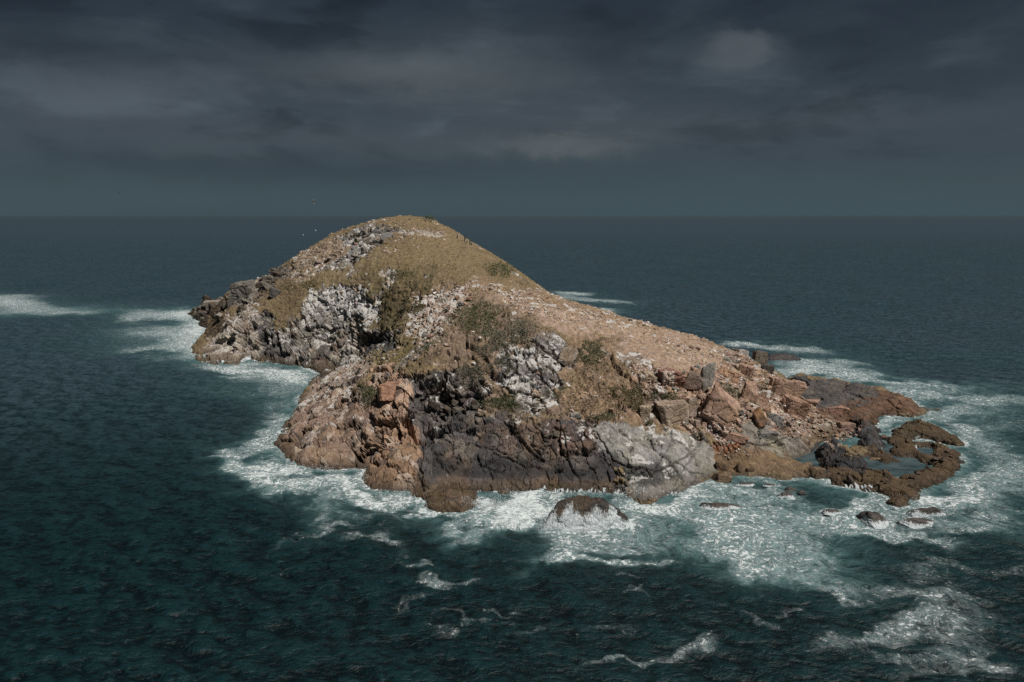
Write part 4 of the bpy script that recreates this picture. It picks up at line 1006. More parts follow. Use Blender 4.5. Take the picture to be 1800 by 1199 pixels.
strew([(900,745),(1040,745),(1050,790),(960,800)], 12, 10, 24, jag[0::3], 'dark brown joint block stepping down the upper charcoal slab', 'joint blocks on the slab', 5, .0)
strew([(740,655),(840,650),(850,715),(760,745)], 22, 8, 22, jag[0::3] + jag[2::3], 'black angular block jammed in the dark recess', 'blocks in the dark recess', 6, .0)
strew([(1400,840),(1560,855),(1640,825),(1680,800),(1660,785),(1600,845),(1540,850)], 26, 5, 14, jag[2::3], 'small weed brown rock on the curved ledge', 'rocks on the curved ledge', 7, .05)

# rocks standing in the surf
SEA_ROCKS = [
 (1030, 907, 156, 46, ((.080, .056, .036), (.045, .040, .038)), 61, 5.2, 'largest sea rock, flat topped with white water pouring down its front'),
 (1270, 889, 78, 18, ((.055, .045, .042), (.08, .06, .05)), 62, 1.0, 'flat dark slab awash in foam in front of the grey dome'),
 (1386, 869, 30, 12, DARK, 63, .8, 'small dark rock in the foam below the brown sloping rock'),
 (1391, 858, 20, 7, DARK, 64, .5, 'tiny dark rock just behind the small one, nearest the ledge'),
 (1411, 864, 12, 6, DARK, 65, .4, 'tiniest dark rock right beside the small one in the foam'),
 (1467, 898, 32, 10, DARK, 66, .5, 'low half-sunk rock in the swirl left of the round surf rock'),
 (1553, 910, 44, 34, DARK, 67, 1.3, 'rounded dark rock circled by foam, below the tip of the brown ledge'),
 (1642, 900, 84, 22, ((.07, .055, .042), (.05, .045, .045)), 68, 1.4, 'long dark rock with surf breaking over it at the lower right'),
 (1622, 917, 66, 20, DARK, 69, .9, 'dark rock in front of the long surf rock, half covered by water'),
 (1390, 627, 66, 15, ((.06, .055, .055), (.08, .07, .065)), 70, 1.4, 'low dark rock alone in the surf behind the right end of the ridge'),
 (1648, 720, 18, 6, DARK, 71, .7, 'tiny black rock off the tip of the long rust brown ledge'),
 (1628, 719, 28, 9, DARK, 72, .9, 'black rock touching the tip of the long rust brown ledge'),
 (1312, 850, 34, 7, DARK, 73, .4, 'low wet rock in the foam under the small brown stones'),
 (1356, 852, 30, 6, DARK, 74, .3, 'barely showing wet rock right of the low wet one'),
 (1422, 814, 16, 7, BROWN, 75, .5, 'small brown stone standing in the left tide pool'),
 (1545, 806, 30, 7, BROWN, 76, .5, 'low brown hump showing in the middle of the main tide pool'),
 (1690, 812, 14, 8, DARK, 77, .8, 'dark stone at the outer right edge of the curved ledge'),
 (1560, 768, 16, 12, BROWN, 78, .9, 'small rust stone beside the black block by the upper pool'),
]
for (px, py, w, h, cc, sd, top, lab) in SEA_ROCKS:
    foot = to_world(px, py + h * .5, 0.0); k = ppm(foot[1]); ww = w / k
    back = to_world(px, py - h * .5, top)
    dep = max(ww * .35, (back[1] - foot[1]) * 1.25)
    def wsh(p, top=top): return smooth(top * 1.0, top * .25, p[:, 2] + .35 * top * fbm(p[:, 0], p[:, 1] * 0, p[:, 2] * 0, 1.2, 3, .6, 3.0)) * smooth(.75, -.2, p[:, 1] / (dep * .5)) * .80
    me = rock_mesh('sea_rock', (ww * 1.42, dep * 1.2, top * 2.3), sd, cc[0], cc[1], 5 if w > 60 else 4, 0, .9, wsh if w > 28 and sd not in (70, 76, 75) else None, rough=.12, blocky=.4, planes=16)
    cs = np.empty(len(me.vertices) * 3, np.float32); me.vertices.foreach_get('co', cs); cs = cs.reshape(-1, 3)
    tz = np.clip(cs[:, 2] / (top * 1.15), -1, 1); cs[:, 0] *= .80 - .30 * tz; cs[:, 1] *= .85 - .35 * tz
    me.vertices.foreach_set('co', cs.ravel()); me.update()
    o = link('sea_rock', me, None, None, lab, 'sea rock')
    o.location = (foot[0], foot[1] + dep * .5, -.05); o.rotation_euler = (0, .03, 0)

# tumbled blocks of the slope and cobbles of the little beach: individuals sharing a few shapes
rs = np.random.default_rng(21)
def inpoly(poly, nwant, rr):
    P = np.array(poly, float); out = []
    while len(out) < nwant:
        x = rr.uniform(P[:, 0].min(), P[:, 0].max(), 400).astype(np.float32); y = rr.uniform(P[:, 1].min(), P[:, 1].max(), 400).astype(np.float32)
        s = poly_sdf(x, y, P)
        out += list(zip(x[s > 0], y[s > 0]))
    return out[:nwant]
shapes = []
for i in range(14):
    c = [PINK, TAN, PINK, TAN, ((.33, .21, .15), (.25, .16, .12)), GREY, ((.38, .26, .19), (.28, .19, .14))][i % 7]
    shapes.append(rock_mesh('boulder', (1, .85, .8), 100 + i, c[0], c[1], 3, .35 if i % 3 == 0 else .12))
slope_poly = [(1118,650),(1180,645),(1250,640),(1290,622),(1330,645),(1378,672),(1405,695),(1420,722),(1400,740),(1350,745),(1290,745),(1235,758),(1190,748),(1130,705)]
ridge_poly = [(1230,598),(1290,614),(1340,640),(1400,680),(1412,700),(1380,690),(1330,665),(1280,640),(1200,620)]
beach_poly = [(1396,736),(1425,728),(1450,732),(1478,742),(1500,752),(1522,762),(1500,772),(1470,780),(1440,772),(1415,758)]
cliff_poly = [(735,600),(760,570),(800,520),(835,505),(820,540),(790,580),(760,610)]
sets = [(slope_poly, 105, (7, 19), 'tumbled pink block lying among the others on the slope above the grey slabs', 'blocks tumbled on the pink slope'),
        (ridge_poly, 55, (5, 12), 'small pale block lying along the right end of the ridge line', 'blocks along the right ridge line'),
        (beach_poly, 85, (5, 11), 'cobble of the small stone beach beside the tide pools', 'cobbles of the small beach'),
        (cliff_poly, 40, (5, 12), 'angular white stained block in the scree at the saddle crest', 'blocks in the white scree')]
for poly, cnt, (s0, s1), lab, grp in sets:
    P = inpoly(poly, cnt, rs)
    hp = hits([p[0] for p in P], [p[1] for p in P])
    for i in range(cnt):
        s = (s0 + (s1 - s0) * rs.random() ** 2.2) / ppm(hp[i][1])
        o = link('cobble' if 'cobble' in lab else 'boulder', shapes[int(rs.integers(len(shapes)))], None, None, lab, 'cobble' if 'cobble' in lab else 'boulder', grp)
        NAMEQ.append((o, float(P[i][0]), float(P[i][1]), lab))
        o.location = (hp[i][0], hp[i][1] + s * .1, hp[i][2] + s * .18)
        o.scale = (s * rs.uniform(.9, 1.4), s * rs.uniform(.8, 1.2), s * rs.uniform(.6, 1.0)); o.rotation_euler = (rs.uniform(-.4, .4), rs.uniform(-.5, .5), rs.uniform(0, 6.28))

# ------------------------------------------------------------------ vegetation
def leaf_material(name, a, b_, rough=.7):
    m = bpy.data.materials.new(name); m.use_nodes = True
    T = NT(m.node_tree); b = T.n['Principled BSDF']
    pos = T.new('ShaderNodeNewGeometry').outputs['Position']
    T.l.new(T.mix(T.ramp(T.noise(pos, 1.7, 4, .7), .35, .65), a, b_), b.inputs['Base Color'])
    b.inputs['Roughness'].default_value = rough; b.inputs['Specular IOR Level'].default_value = .2
    return m
ML_GREEN = leaf_material('green_scrub_leaves', (.050, .065, .030), (.115, .125, .065))
ML_GREY = leaf_material('grey_green_leaves', (.095, .098, .068), (.20, .19, .145))
ML_BROWN = leaf_material('dry_twigs', (.15, .112, .078), (.28, .215, .155))
ML_OLIVE = leaf_material('olive_leaves', (.095, .088, .045), (.20, .17, .09))
ML_STEM = leaf_material('woody_stem', (.16, .13, .10), (.10, .08, .06))
ML_GRASS = leaf_material('dry_grass_blades', (.20, .150, .085), (.32, .25, .155))
ML_CACTUS = leaf_material('cactus_skin', (.030, .042, .028), (.05, .065, .04))
def blades(base, size, rr, upness=.6, slim=.28, per=1):
    """one leaf or blade (two triangles folded along the middle) for every base point"""
    n = len(base)
    d = rr.normal(size=(n, 3)); d[:, 2] = np.abs(d[:, 2]) + upness; d /= np.linalg.norm(d, axis=1)[:, None]
    s = np.cross(d, rr.normal(size=(n, 3))); s /= np.linalg.norm(s, axis=1)[:, None]
    k = np.cross(d, s) * .25
    sz = np.broadcast_to(np.asarray(size), (n,))[:, None]
    a = base; tip = base + d * sz; l = base + d * sz * .5 + s * sz * slim; r_ = base + d * sz * .5 - s * sz * slim + k * sz * slim
    v = np.stack([a, l, tip, r_], axis=1).reshape(-1, 3)
    f = (np.arange(n)[:, None] * 4 + np.array([0, 1, 2, 0, 2, 3])[None]).ravel()
    return v.astype(np.float32), f
def tube(p0, p1, r0, r1, nseg=5):
    p0 = np.array(p0, float); p1 = np.array(p1, float); d = p1 - p0; d /= np.linalg.norm(d) + 1e-9
    a = np.cross(d, (0, 1, .3)); a /= np.linalg.norm(a); b = np.cross(d, a)
    t = np.linspace(0, 2 * np.pi, nseg, endpoint=False)
    ring = np.cos(t)[:, None] * a + np.sin(t)[:, None] * b
    v = np.concatenate([p0 + ring * r0, p1 + ring * r1]); f = []
    for i in range(nseg):
        j = (i + 1) % nseg; f += [i, j, nseg + j, i, nseg + j, nseg + i]
    for i in range(1, nseg - 1): f += [nseg, nseg + i, nseg + i + 1]
    return v, np.array(f)
def merge(parts):
    V, Fc, o = [], [], 0
    for v, f in parts:
        V.append(v); Fc.append(f + o); o += len(v)
    return np.concatenate(V), np.concatenate(Fc)
BUSHES = [
 (840, 552, 84, 66, ML_GREEN, 1.5, 'largest green bush at the top of the near cliff'), (868, 592, 66, 62, ML_GREY, 1.2, 'grey green scrub running down below the largest bush'),
 (914, 572, 56, 52, ML_GREY, 1.1, 'rounded grey bush between the largest bush and the white cliff'), (885, 640, 46, 40, ML_GREY, .9, 'sparse scrub on the left edge of the white cliff'),
 (1036, 618, 62, 50, ML_GREEN, 1.3, 'dark green bush right of the white cliff'), (1078, 640, 40, 26, ML_BROWN, .8, 'brown leafless scrub right of the dark green bush'),
 (885, 708, 80, 28, ML_GREEN, .9, 'long green bush along the edge of the charcoal slab'), (985, 692, 56, 26, ML_GREY, .8, 'grey scrub at the foot of the white cliff'),
 (649, 688, 34, 46, ML_GREEN, 1.0, 'dense green bush tucked left of the orange buttress'), (1168, 694, 54, 28, ML_GREEN, 1.1, 'flat green bush between the striped red block and the knobbly boulder'),
 (1276, 688, 44, 32, ML_GREEN, 1.2, 'round green bush in the middle of the boulder slope'), (1346, 688, 28, 30, ML_OLIVE, .8, 'small olive bush near the right end of the boulder slope'),
 (882, 478, 56, 28, ML_GREEN, 3.2, 'green bush on the right skyline of the saddle'), (925, 498, 44, 12, ML_BROWN, 1.0, 'brown scrub trailing down the skyline below the saddle bush'),
 (757, 388, 26, 8, ML_GREEN, 2.6, 'dark bush on the very top of the hill'), (757, 401, 34, 9, ML_BROWN, 1.1, 'reddish brown twiggy bush just under the hilltop bush'),
 (752, 612, 38, 26, ML_GREEN, .8, 'small green bush above the black recess, left side'), (508, 503, 30, 16, ML_OLIVE, 1.2, 'olive bush in the grass left on the far hill'),
 (545, 500, 30, 20, ML_OLIVE, 1.1, 'second olive bush on the far hill, nearer the white ledges'), (1060, 733, 46, 13, ML_GREEN, .6, 'low green plants on the bench above the grey dome'),
 (826, 655, 44, 46, ML_GREY, .8, 'grey green scrub right above the black recess'), (1117, 692, 34, 60, ML_OLIVE, .7, 'yellow green shrub left of the boulder row'),
 (735, 540, 34, 24, ML_OLIVE, .9, 'olive bush at the left edge of the saddle crest'), (1141, 744, 16, 10, ML_OLIVE, .5, 'tiny bright green plant under the pale pitted rock'),
 (705, 482, 44, 18, ML_OLIVE, .9, 'dark olive scrub in the hollow of the far hill'), (838, 600, 40, 40, ML_BROWN, .7, 'dry brown scrub behind the largest bush'),
 (960, 640, 34, 50, ML_BROWN, .7, 'dry brown shrub growing across the white cliff'), (1085, 686, 40, 26, ML_OLIVE, .5, 'pale olive scrub patch above the grey dome'),
 (815, 437, 20, 10, ML_BROWN, .9, 'brown shrub on the skyline below the cactus stems'),
]
rb = np.random.default_rng(5)
for (px, py, w, h, mat, hgt, lab) in BUSHES:
    nb = int(np.clip(w * h * 1.0, 260, 4200))
    a = rb.uniform(0, 2 * np.pi, nb); r = np.sqrt(rb.random(nb))
    lob = 1 + .25 * np.sin(a * 3 + px) + .16 * np.sin(a * 7 + py)
    bx = px + np.cos(a) * r * w * .5 * lob; by = py + h * .18 + np.sin(a) * r * h * .42 * lob
    base = hits(bx, by)
    ctr = np.median(base, axis=0); ok = np.abs(base[:, 1] - ctr[1]) < 16
    base = base[ok]; rn = (r * .9)[ok]
    if mat is ML_BROWN: keepn = len(base) // 2
    else: keepn = len(base)
    base = base[:keepn]; rn = rn[:keepn]
    cl = .5 + .5 * fbm(base[:, 0], base[:, 1], base[:, 2], 1.6, 2, .5, px)
    top = hgt * np.sqrt(np.clip(1 - rn ** 2, 0, 1)) * (.45 + .9 * cl)
    pnt = base + np.stack([0 * top, 0 * top, top * rb.random(len(base)) ** .5], axis=1)
    sc_ = .30 * ctr[1] / 170
    v, f = blades(pnt - ctr, rb.uniform(.6, 1.35, len(pnt)) * sc_, rb, .3, .26 if mat is not ML_BROWN else .09)
    root = link('bush', None, None, None, lab, 'bush'); root.location = ctr
    link('foliage', new_mesh('foliage', v, f, 3), mat, root)
    st = []
    for i in range(0, len(pnt), max(1, len(pnt) // 22)):
        st.append(tube((base[i] - ctr) * (.6, .6, 1) - (0, 0, .2), pnt[i] - ctr + (0, 0, .12), .05, .02, 4))
    v, f = merge(st); link('stem', new_mesh('stem', v, f, 3), ML_STEM, root)

# column cacti on the skyline
for i, (px, py, hh) in enumerate([(804, 417, 1.7), (817, 424, 3.0), (821, 426, 1.6), (826, 429, 2.6), (829, 431, 1.5), (768, 389, 1.2)]):
    p = hits(px, py + 2.5)[0]
    root = link('cactus', None, None, None, ['short column cactus, uppermost of those on the right skyline', 'tallest column cactus on the right skyline', 'short cactus just right of the tallest one', 'second tallest cactus, right of the short one', 'lowest small cactus of the skyline row', 'stubby cactus beside the hilltop bush'][i], 'cactus', 'cacti on the right skyline')
    root.location = p
    t = np.linspace(0, 2 * np.pi, 16, endpoint=False); rad = .15 * (1 + .18 * np.cos(t * 8)); V = []; 
    levels = [(-.3, 1), (.0, 1), (hh * .4, 1.1), (hh * .8, 1.0), (hh * .95, .7), (hh, .25)]
    for z, s in levels: V.append(np.stack([np.cos(t) * rad * s, np.sin(t) * rad * s, np.full(16, z)], axis=1))
    V = np.concatenate(V); Fq = []
    for l in range(len(levels) - 1):
        for j in range(16): Fq += [l * 16 + j, l * 16 + (j + 1) % 16, (l + 1) * 16 + (j + 1) % 16, (l + 1) * 16 + j]
    link('stem', new_mesh('stem', V, np.array(Fq), 4), ML_CACTUS, root)
    if hh > 2:
        v, f = merge([tube((.1, 0, hh * .4), (.45, 0, hh * .5), .13, .12, 8), tube((.45, 0, hh * .48), (.5, 0, hh * .85), .13, .08, 8)])
        link('arm', new_mesh('arm', v, f, 3), ML_CACTUS, root)

# uncountable ground cover, seeded over the surface
rg = np.random.default_rng(33)
vis = (Zd > 1.5)
wz = lump * (zone == 0) * (1 - gmask) * vis
scr = np.zeros(n, np.float32)
for poly in ([(745,600),(800,560),(830,520),(900,540),(960,575),(1000,600),(1000,640),(1010,700),(1000,735),(920,738),(850,725),(845,660),(800,640),(740,640)], [(1000,590),(1060,590),(1110,640),(1120,690),(1160,740),(1240,765),(1180,756),(1100,745),(1040,740),(1000,735),(985,680)], [(640,500),(720,470),(768,470),(735,530),(712,590),(650,590),(630,560)]):
    scr = np.maximum(scr, smooth(-8, 6, sdf_local(PXv, PYv, poly, 20)))
def pick(wt, cnt):
    p = wt / wt.sum(); return rg.choice(n, cnt, p=p)
patch = smooth(-.15, .35, fbm(X, Y, Z, 3.0, 3, .6, 60.0))
i1 = pick(wz * (.12 + patch), 30000)
b1 = V3[i1] + np.stack([0 * i1, 0 * i1, 0 * i1 - .05], axis=1)
v, f = blades(b1, rg.uniform(.16, .42, len(i1)) * Y[i1] / 240, rg, 1.3, .30)
link('dry_grass', new_mesh('dry_grass', v, f, 3), ML_GRASS, None, 'tufts of dry golden grass covering the hill', 'grass', None, 'stuff')
i2 = pick(scr * vis * (.1 + patch ** 2) * (1 - gmask), 17000)
v, f = blades(V3[i2] + rg.normal(size=(len(i2), 3)) * (.15, .15, .0), rg.uniform(.2, .55, len(i2)), rg, .5, .10)
link('dry_scrub', new_mesh('dry_scrub', v, f, 3), ML_BROWN, None, 'brown leafless twigs matted over the slopes between the bushes', 'scrub', None, 'stuff')
i3 = pick(scr * vis * patch ** 3 * (1 - gmask), 5000)
v, f = blades(V3[i3] + rg.normal(size=(len(i3), 3)) * (.15, .15, .0), rg.uniform(.2, .5, len(i3)), rg, .6, .22)
link('low_green_plants', new_mesh('low_green_plants', v, f, 3), ML_OLIVE, None, 'scattered low olive green plants between the dry twigs', 'plants', None, 'stuff')
# loose stones too small to pick apart
sw = np.zeros(n, np.float32)
for zn, wt_ in ((8, 1.0), (1, .9), (9, .05), (5, .1), (2, .15), (10, .4), (11, .3)): sw[zone == zn] = wt_
for poly, wt_ in (([(820,505),(945,512),(1040,542),(1180,578),(1300,615),(1345,650),(1300,665),(1200,625),(1100,600),(1000,570),(900,540)], .55), ([(505,468),(540,440),(590,410),(700,385),(760,395),(790,420),(700,450),(560,480)], .30), ([(640,640),(760,560),(840,500),(800,600),(700,660)], .25), ([(1000,600),(1110,640),(1125,700),(1100,745),(1000,735),(985,660)], .45), ([(740,600),(860,560),(880,700),(800,650)], .3)):
    sw = np.maximum(sw, wt_ * smooth(-8, 8, sdf_local(PXv, PYv, poly, 20)))
sw = sw * vis * (.04 + smooth(-.05, .45, fbm(X, Y, Z, 6.0, 4, .65, 90.0)) ** 1.5)
i4 = pick(sw, 12000)
iv, if_ = ico(1)
sz = rg.lognormal(-1.75, .45, len(i4)) * 1.15
sz = np.clip(sz, .1, .75) * np.clip(Y[i4] / 190, .8, 1.6)
jit = 1 + .28 * rg.normal(size=(len(i4), 12 if len(iv) == 12 else len(iv)))
ang = rg.uniform(0, 6.28, len(i4)); ca_, sa_ = np.cos(ang)[:, None], np.sin(ang)[:, None]
vx_ = iv[None, :, 0] * jit * 1.2; vy_ = iv[None, :, 1] * jit; vz_ = iv[None, :, 2] * jit * .7
P3 = np.stack([(vx_ * ca_ - vy_ * sa_), (vx_ * sa_ + vy_ * ca_), vz_ + .2], axis=2) * sz[:, None, None] + V3[i4][:, None, :]
ff = (if_[None] + (np.arange(len(i4)) * len(iv))[:, None, None]).ravel()
me = new_mesh('loose_stones', P3.reshape(-1, 3), ff, 3)
ctint = np.array([(.40, .31, .25), (.34, .23, .17), (.50, .46, .42), (.27, .21, .17), (.56, .53, .50)], np.float32)[rg.choice(5, len(i4), p=[.3, .25, .15, .2, .1])]
add_attr(me, 'col', np.repeat(ctint * (.85 + .3 * rg.random((len(i4), 1))), len(iv), axis=0).astype(np.float32))
link('loose_stones', me, MAT_ROCK, None, 'small pale loose stones scattered over the pink slopes and the ridge', 'stones', None, 'stuff')

# ------------------------------------------------------------------ birds
def flat_mat(name, c, rough=.6):
    m = bpy.data.materials.new(name); m.use_nodes = True
    T = NT(m.node_tree); b = T.n['Principled BSDF']
    pos = T.new('ShaderNodeTexCoord').outputs['Object']
    T.l.new(T.mix(T.noise(pos, 14, 3, .6), tuple(x * .8 for x in c), tuple(min(1, x * 1.2) for x in c)), b.inputs['Base Color'])
    b.inputs['Roughness'].default_value = rough
    return m
MB_BLACK = flat_mat('black_feathers', (.016, .016, .019)); MB_WHITE = flat_mat('white_feathers', (.7, .7, .7)); MB_BILL = flat_mat('bill', (.25, .17, .06))
def spine(points, nseg=8, flat=1.0):
    """closed body along a line of (x, y, z, radius)"""
    P = np.array(points, float); V = []
    for i in range(len(P)):
        d = P[min(i + 1, len(P) - 1), :3] - P[max(i - 1, 0), :3]; d /= np.linalg.norm(d) + 1e-9
        a = np.array([0, 1.0, 0]); b = np.cross(d, a); b /= np.linalg.norm(b) + 1e-9
        t = np.linspace(0, 2 * np.pi, nseg, endpoint=False)
        V.append(P[i, :3] + (np.cos(t)[:, None] * a * flat + np.sin(t)[:, None] * b) * P[i, 3])
    V = np.concatenate(V); Fq = []
    for l in range(len(P) - 1):
        for j in range(nseg): 
            k2 = (j + 1) % nseg
            Fq += [l * nseg + j, l * nseg + k2, (l + 1) * nseg + k2, l * nseg + j, (l + 1) * nseg + k2, (l + 1) * nseg + j]
    return V, np.array(Fq)
body_sit = merge([spine([(-.34, 0, .02, .015), (-.26, 0, .06, .05), (-.14, 0, .18, .10), (0, 0, .32, .125), (.09, 0, .44, .10), (.13, 0, .54, .05), (.12, 0, .64, .038), (.15, 0, .72, .045), (.21, 0, .745, .03), (.24, 0, .745, .012)]),
                  tube((-.02, .05, .24), (.0, .05, 0), .022, .018, 5), tube((-.02, -.05, .24), (.0, -.05, 0), .022, .018, 5), tube((0, .05, .01), (.10, .06, .0), .02, .015, 4), tube((0, -.05, .01), (.10, -.06, .0), .02, .015, 4)])
bill_sit = tube((.23, 0, .745), (.36, 0, .725), .014, .005, 5)
me_body = new_mesh('cormorant', *body_sit[:1], body_sit[1], 3, True); me_body.materials.append(MB_BLACK)
me_bill = new_mesh('bill', *bill_sit[:1], bill_sit[1], 3, True); me_bill.materials.append(MB_BILL)
corm = [(597,665),(567,667),(568,670),(587,668),(585,670),(590,669),(582,674),(574,675),(570,676),(556,670),(557,673),(557,684),(558,687),(579,693),(575,696),(547,698),(565,702),(639,663),(563,669),(606,672),(549,680),(594,660),(578,664),(601,678),(586,684),(570,690)]
rbd = random.Random(4)
for i, (px, py) in enumerate(corm):
    p = hits(px, py + 2)[0]
    if i == 17: lab, grp = 'black seabird perched alone on the yellow grass above the pale flank', None
    elif i == 0: lab, grp = 'black seabird highest up the pale flank, nearest the ridge', None
    else: lab, grp = 'small black seabird standing with the flock on the pale flank', 'seabirds standing on the pale flank'
    o = link('seabird', me_body, None, None, lab, 'bird', grp)
    o.location = (p[0], p[1], p[2] + .05); s = rbd.uniform(.95, 1.25); o.scale = (s, s, s); o.rotation_euler = (0, 0, rbd.uniform(0, 6.28))
    link('bill', me_bill, None, o)
def flyer(name, px, py, Yd, span, mat, roll, yaw, lab):
    c = to_world(px, py, None, Yd)
    root = link(name, None, None, None, lab, 'bird'); root.location = c; root.rotation_euler = (roll, 0, yaw)
    b = spine([(-.42, 0, 0, .01), (-.3, 0, 0, .05), (0, 0, 0, .10), (.22, 0, .02, .08), (.34, 0, .04, .05), (.42, 0, .04, .02), (.52, 0, .03, .006)])
    link('body', new_mesh('body', b[0] * span / 2.0, b[1], 3, True), mat, root)
    for s in (1, -1):
        L = [(.16, .06, 0), (.28, .42, .12), (.00, 1.0, .02), (-.12, .50, .11), (-.20, .06, 0)]
        top = np.array([(x, y * s, z + .012) for x, y, z in L]); bot = top - (0, 0, .024)
        V = np.concatenate([top, bot]) * span / 2; f = [0, 1, 4, 1, 3, 4, 1, 2, 3, 5, 9, 6, 6, 9, 8, 6, 8, 7]
        for i in range(5): j = (i + 1) % 5; f += [i, j, 5 + j, i, 5 + j, 5 + i]
        link('wing', new_mesh('wing', V, np.array(f), 3), mat, root)
flyer('flying_bird', 551, 354, 230, 2.6, MB_BLACK, .9, .4, 'large black bird flying against the sky left of the hilltop')
flyer('flying_bird', 209, 339, 300, 1.9, MB_BLACK, .5, .3, 'dark bird flying above the horizon, farthest left in the sky')
flyer('flying_bird', 284, 354, 420, 1.8, MB_BLACK, .1, 1.2, 'faint tiny bird gliding just above the horizon')
flyer('flying_bird', 706, 342, 480, 1.6, MB_BLACK, .3, .2, 'speck of a bird in the sky above the hilltop')
flyer('flying_bird', 347, 403, 300, 1.4, MB_BLACK, .2, .1, 'dark bird gliding low over the sea left of the hill')
flyer('flying_bird', 555, 405, 280, .9, MB_WHITE, .5, .5, 'white gull flying in front of the sea by the left hillside')
flyer('flying_bird', 533, 413, 300, 1.1, MB_WHITE, .2, .1, 'second white gull, lower and farther left than the other')
flyer('flying_bird', 624, 389, 310, 1.1, MB_BLACK, .4, .9, 'dark bird just off the left skyline of the hilltop')

# ------------------------------------------------------------------ spray thrown up where the swell meets the rock
m = bpy.data.materials.new('white_water'); m.use_nodes = True
T = NT(m.node_tree); b = T.n['Principled BSDF']
T.l.new(T.mix(T.noise(T.new('ShaderNodeNewGeometry').outputs['Position'], 2.0, 4, .6), (.50, .56, .58), (.74, .77, .78)), b.inputs['Base Color']); b.inputs['Roughness'].default_value = .5
MAT_SPRAY = m
rw = np.random.default_rng(8)
SPR = [(850, 892, 34, 2.6, 1500), (900, 890, 36, 3.4, 1400), (820, 893, 18, 2.0, 600), (1010, 872, 60, 1.4, 900), (1110, 876, 30, 2.6, 1100), (700, 874, 40, 1.6, 700), (760, 893, 30, 1.4, 500), (1000, 926, 50, 1.6, 900), (1060, 922, 50, 1.2, 800), (960, 912, 20, 1.6, 500), (345, 566, 18, 3.0, 500), (360, 582, 10, 2.4, 300), (1600, 880, 24, 1.2, 400), (1640, 908, 50, 1.2, 700), (1560, 915, 26, 1.0, 400), (540, 826, 60, 1.4, 700), (640, 846, 16, 1.6, 400), (1285, 893, 40, .8, 400), (1690, 776, 20, 1.2, 300), (1460, 655, 60, .9, 300), (380, 644, 40, 1.4, 400)]
vs, fs, off = [], [], 0
for (px, py, rx, hgt, cnt) in SPR:
    cnt = int(cnt * 2.0)
    g = rw.normal(size=cnt) * .45; k = np.floor(rw.random(cnt) * 9) / 9 * 2 - 1 + rw.normal(size=cnt) * .06
    base = np.stack([(px + k * rx - 900) / F, np.zeros(cnt), np.zeros(cnt)], axis=1)
    w = to_world(px, py, 0.0)
    bx = w[0] + k * rx / ppm(w[1]); by = w[1] + rw.normal(size=cnt) * .5
    hx = hgt * (.35 + .65 * np.abs(np.sin(k * 9 + px))) * rw.random(cnt) ** 1.9
    bx = bx + g * hx * .35
    a = np.stack([bx, by, hx - .1], axis=1)
    v, f = blades(a, rw.uniform(.03, .15, cnt), rw, .8, .3)
    vs.append(v); fs.append(f + off); off += len(v)
link('wave_spray', new_mesh('wave_spray', np.concatenate(vs), np.concatenate(fs), 3), MAT_SPRAY, None, 'white spray splashing up along the foot of the rocks', 'spray', None, 'stuff')

# ------------------------------------------------------------------ labels of the strewn rocks: what each is, and which landmark it lies by
MARKS = [(1263, 722, 'the largest pink boulder'), (1181, 727, 'the wide knobbly boulder'), (1178, 668, 'the striped red block'), (1276, 688, 'the round green bush'), (1381, 686, 'the jointed salmon boulder'),
         (1284, 660, 'the orange slab'), (1334, 735, 'the brown and orange stone'), (1333, 632, 'the tall dark block'), (1237, 600, 'the round skyline boulder'), (1487, 750, 'the pinkish beach-end block'), (1430, 745, 'the middle of the pebble beach'),
         (1469, 722, 'the low salmon slab'), (840, 552, 'the largest green bush'), (735, 540, 'the olive saddle bush'), (752, 612, 'the bush above the recess'), (428, 513, 'the big overhanging block'), (484, 516, 'the black hill boulder'),
         (335, 548, 'the far left tip'), (375, 560, 'the far left inlet'), (660, 405, 'the top of the summit outcrop'), (590, 465, 'the foot of the summit outcrop'), (930, 600, 'the top of the white cliff'), (940, 700, 'the foot of the white cliff'),
         (905, 745, 'the stained notch in the slab'), (1000, 765, 'the stepped slab corner'), (742, 680, 'the orange buttress edge'), (826, 655, 'the scrub above the recess'), (1590, 865, 'the lowest tip of the curved ledge'), (1660, 800, 'the outer bend of the ledge'), (1450, 840, 'the left end of the ledge')]
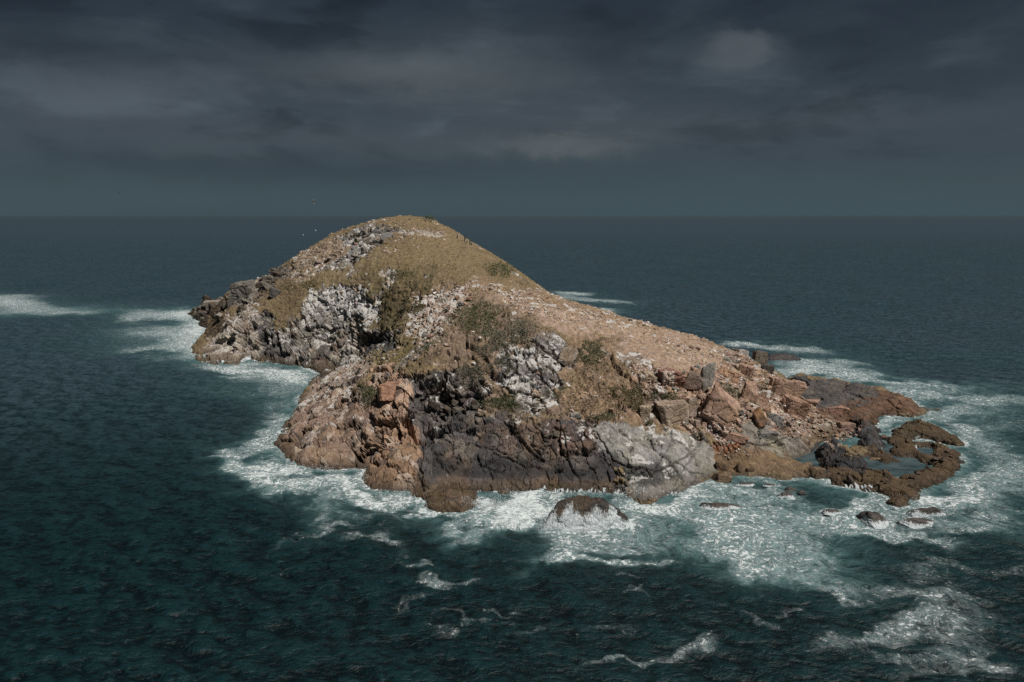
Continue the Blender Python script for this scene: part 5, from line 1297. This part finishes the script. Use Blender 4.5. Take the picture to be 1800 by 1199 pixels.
ORD = ['nearest', 'second nearest', 'third nearest', 'fourth nearest', 'fifth nearest', 'sixth nearest', 'seventh nearest', 'eighth nearest', 'ninth nearest', 'tenth nearest'] + [w_ + ' nearest' for w_ in 'eleventh twelfth thirteenth fourteenth fifteenth sixteenth seventeenth eighteenth nineteenth twentieth twenty-first twenty-second twenty-third twenty-fourth twenty-fifth twenty-sixth twenty-seventh twenty-eighth twenty-ninth thirtieth'.split()]
KINDS_ = {'tumbled pink': 'tumbled block', 'small pale block': 'ridge block', 'cobble of': 'beach cobble', 'angular white': 'white stained scree block', 'dark angular': 'dark angular rock', 'angular grey': 'angular grey rock', 'grey and white': 'grey outcrop block',
          'pale block': 'pale cliff block', 'dark brown joint': 'dark brown joint block', 'black angular': 'black angular block', 'small weed': 'weed brown rock'}
buckets = {}
for o, x, y, lab in NAMEQ:
    mk = min(MARKS, key=lambda m_: (m_[0] - x) ** 2 + ((m_[1] - y) * 1.3) ** 2)
    dx, dy_ = x - mk[0], y - mk[1]
    side = ('right of' if dx > 0 else 'left of') if abs(dx) > abs(dy_) else ('below' if dy_ > 0 else 'above')
    noun = next(v_ for k_, v_ in KINDS_.items() if lab.startswith(k_))
    buckets.setdefault((noun, side, mk[2]), []).append((dx * dx + dy_ * dy_, o))
for (noun, side, mk), lst in buckets.items():
    lst.sort(key=lambda t_: t_[0])
    for q_, (d_, o) in enumerate(lst):
        o['label'] = ('%s %s %s, %s to it' % (noun, side, mk, ORD[q_])) if q_ < len(ORD) else ('%s well %s %s' % (noun, side, mk))
fl = sorted([o for o in bpy.data.objects if o.get('category') == 'bird' and o.get('group')], key=lambda o: o.location.x / o.location.y)
NUM = ['first', 'second', 'third', 'fourth', 'fifth', 'sixth', 'seventh', 'eighth', 'ninth', 'tenth', 'eleventh', 'twelfth']
for q_, o in enumerate(fl):
    k_ = len(fl) - 1 - q_
    o['label'] = 'black seabird standing on the pale flank, %s of the flock from the %s' % (NUM[min(q_, k_)], 'sea side' if q_ <= k_ else 'ridge side')
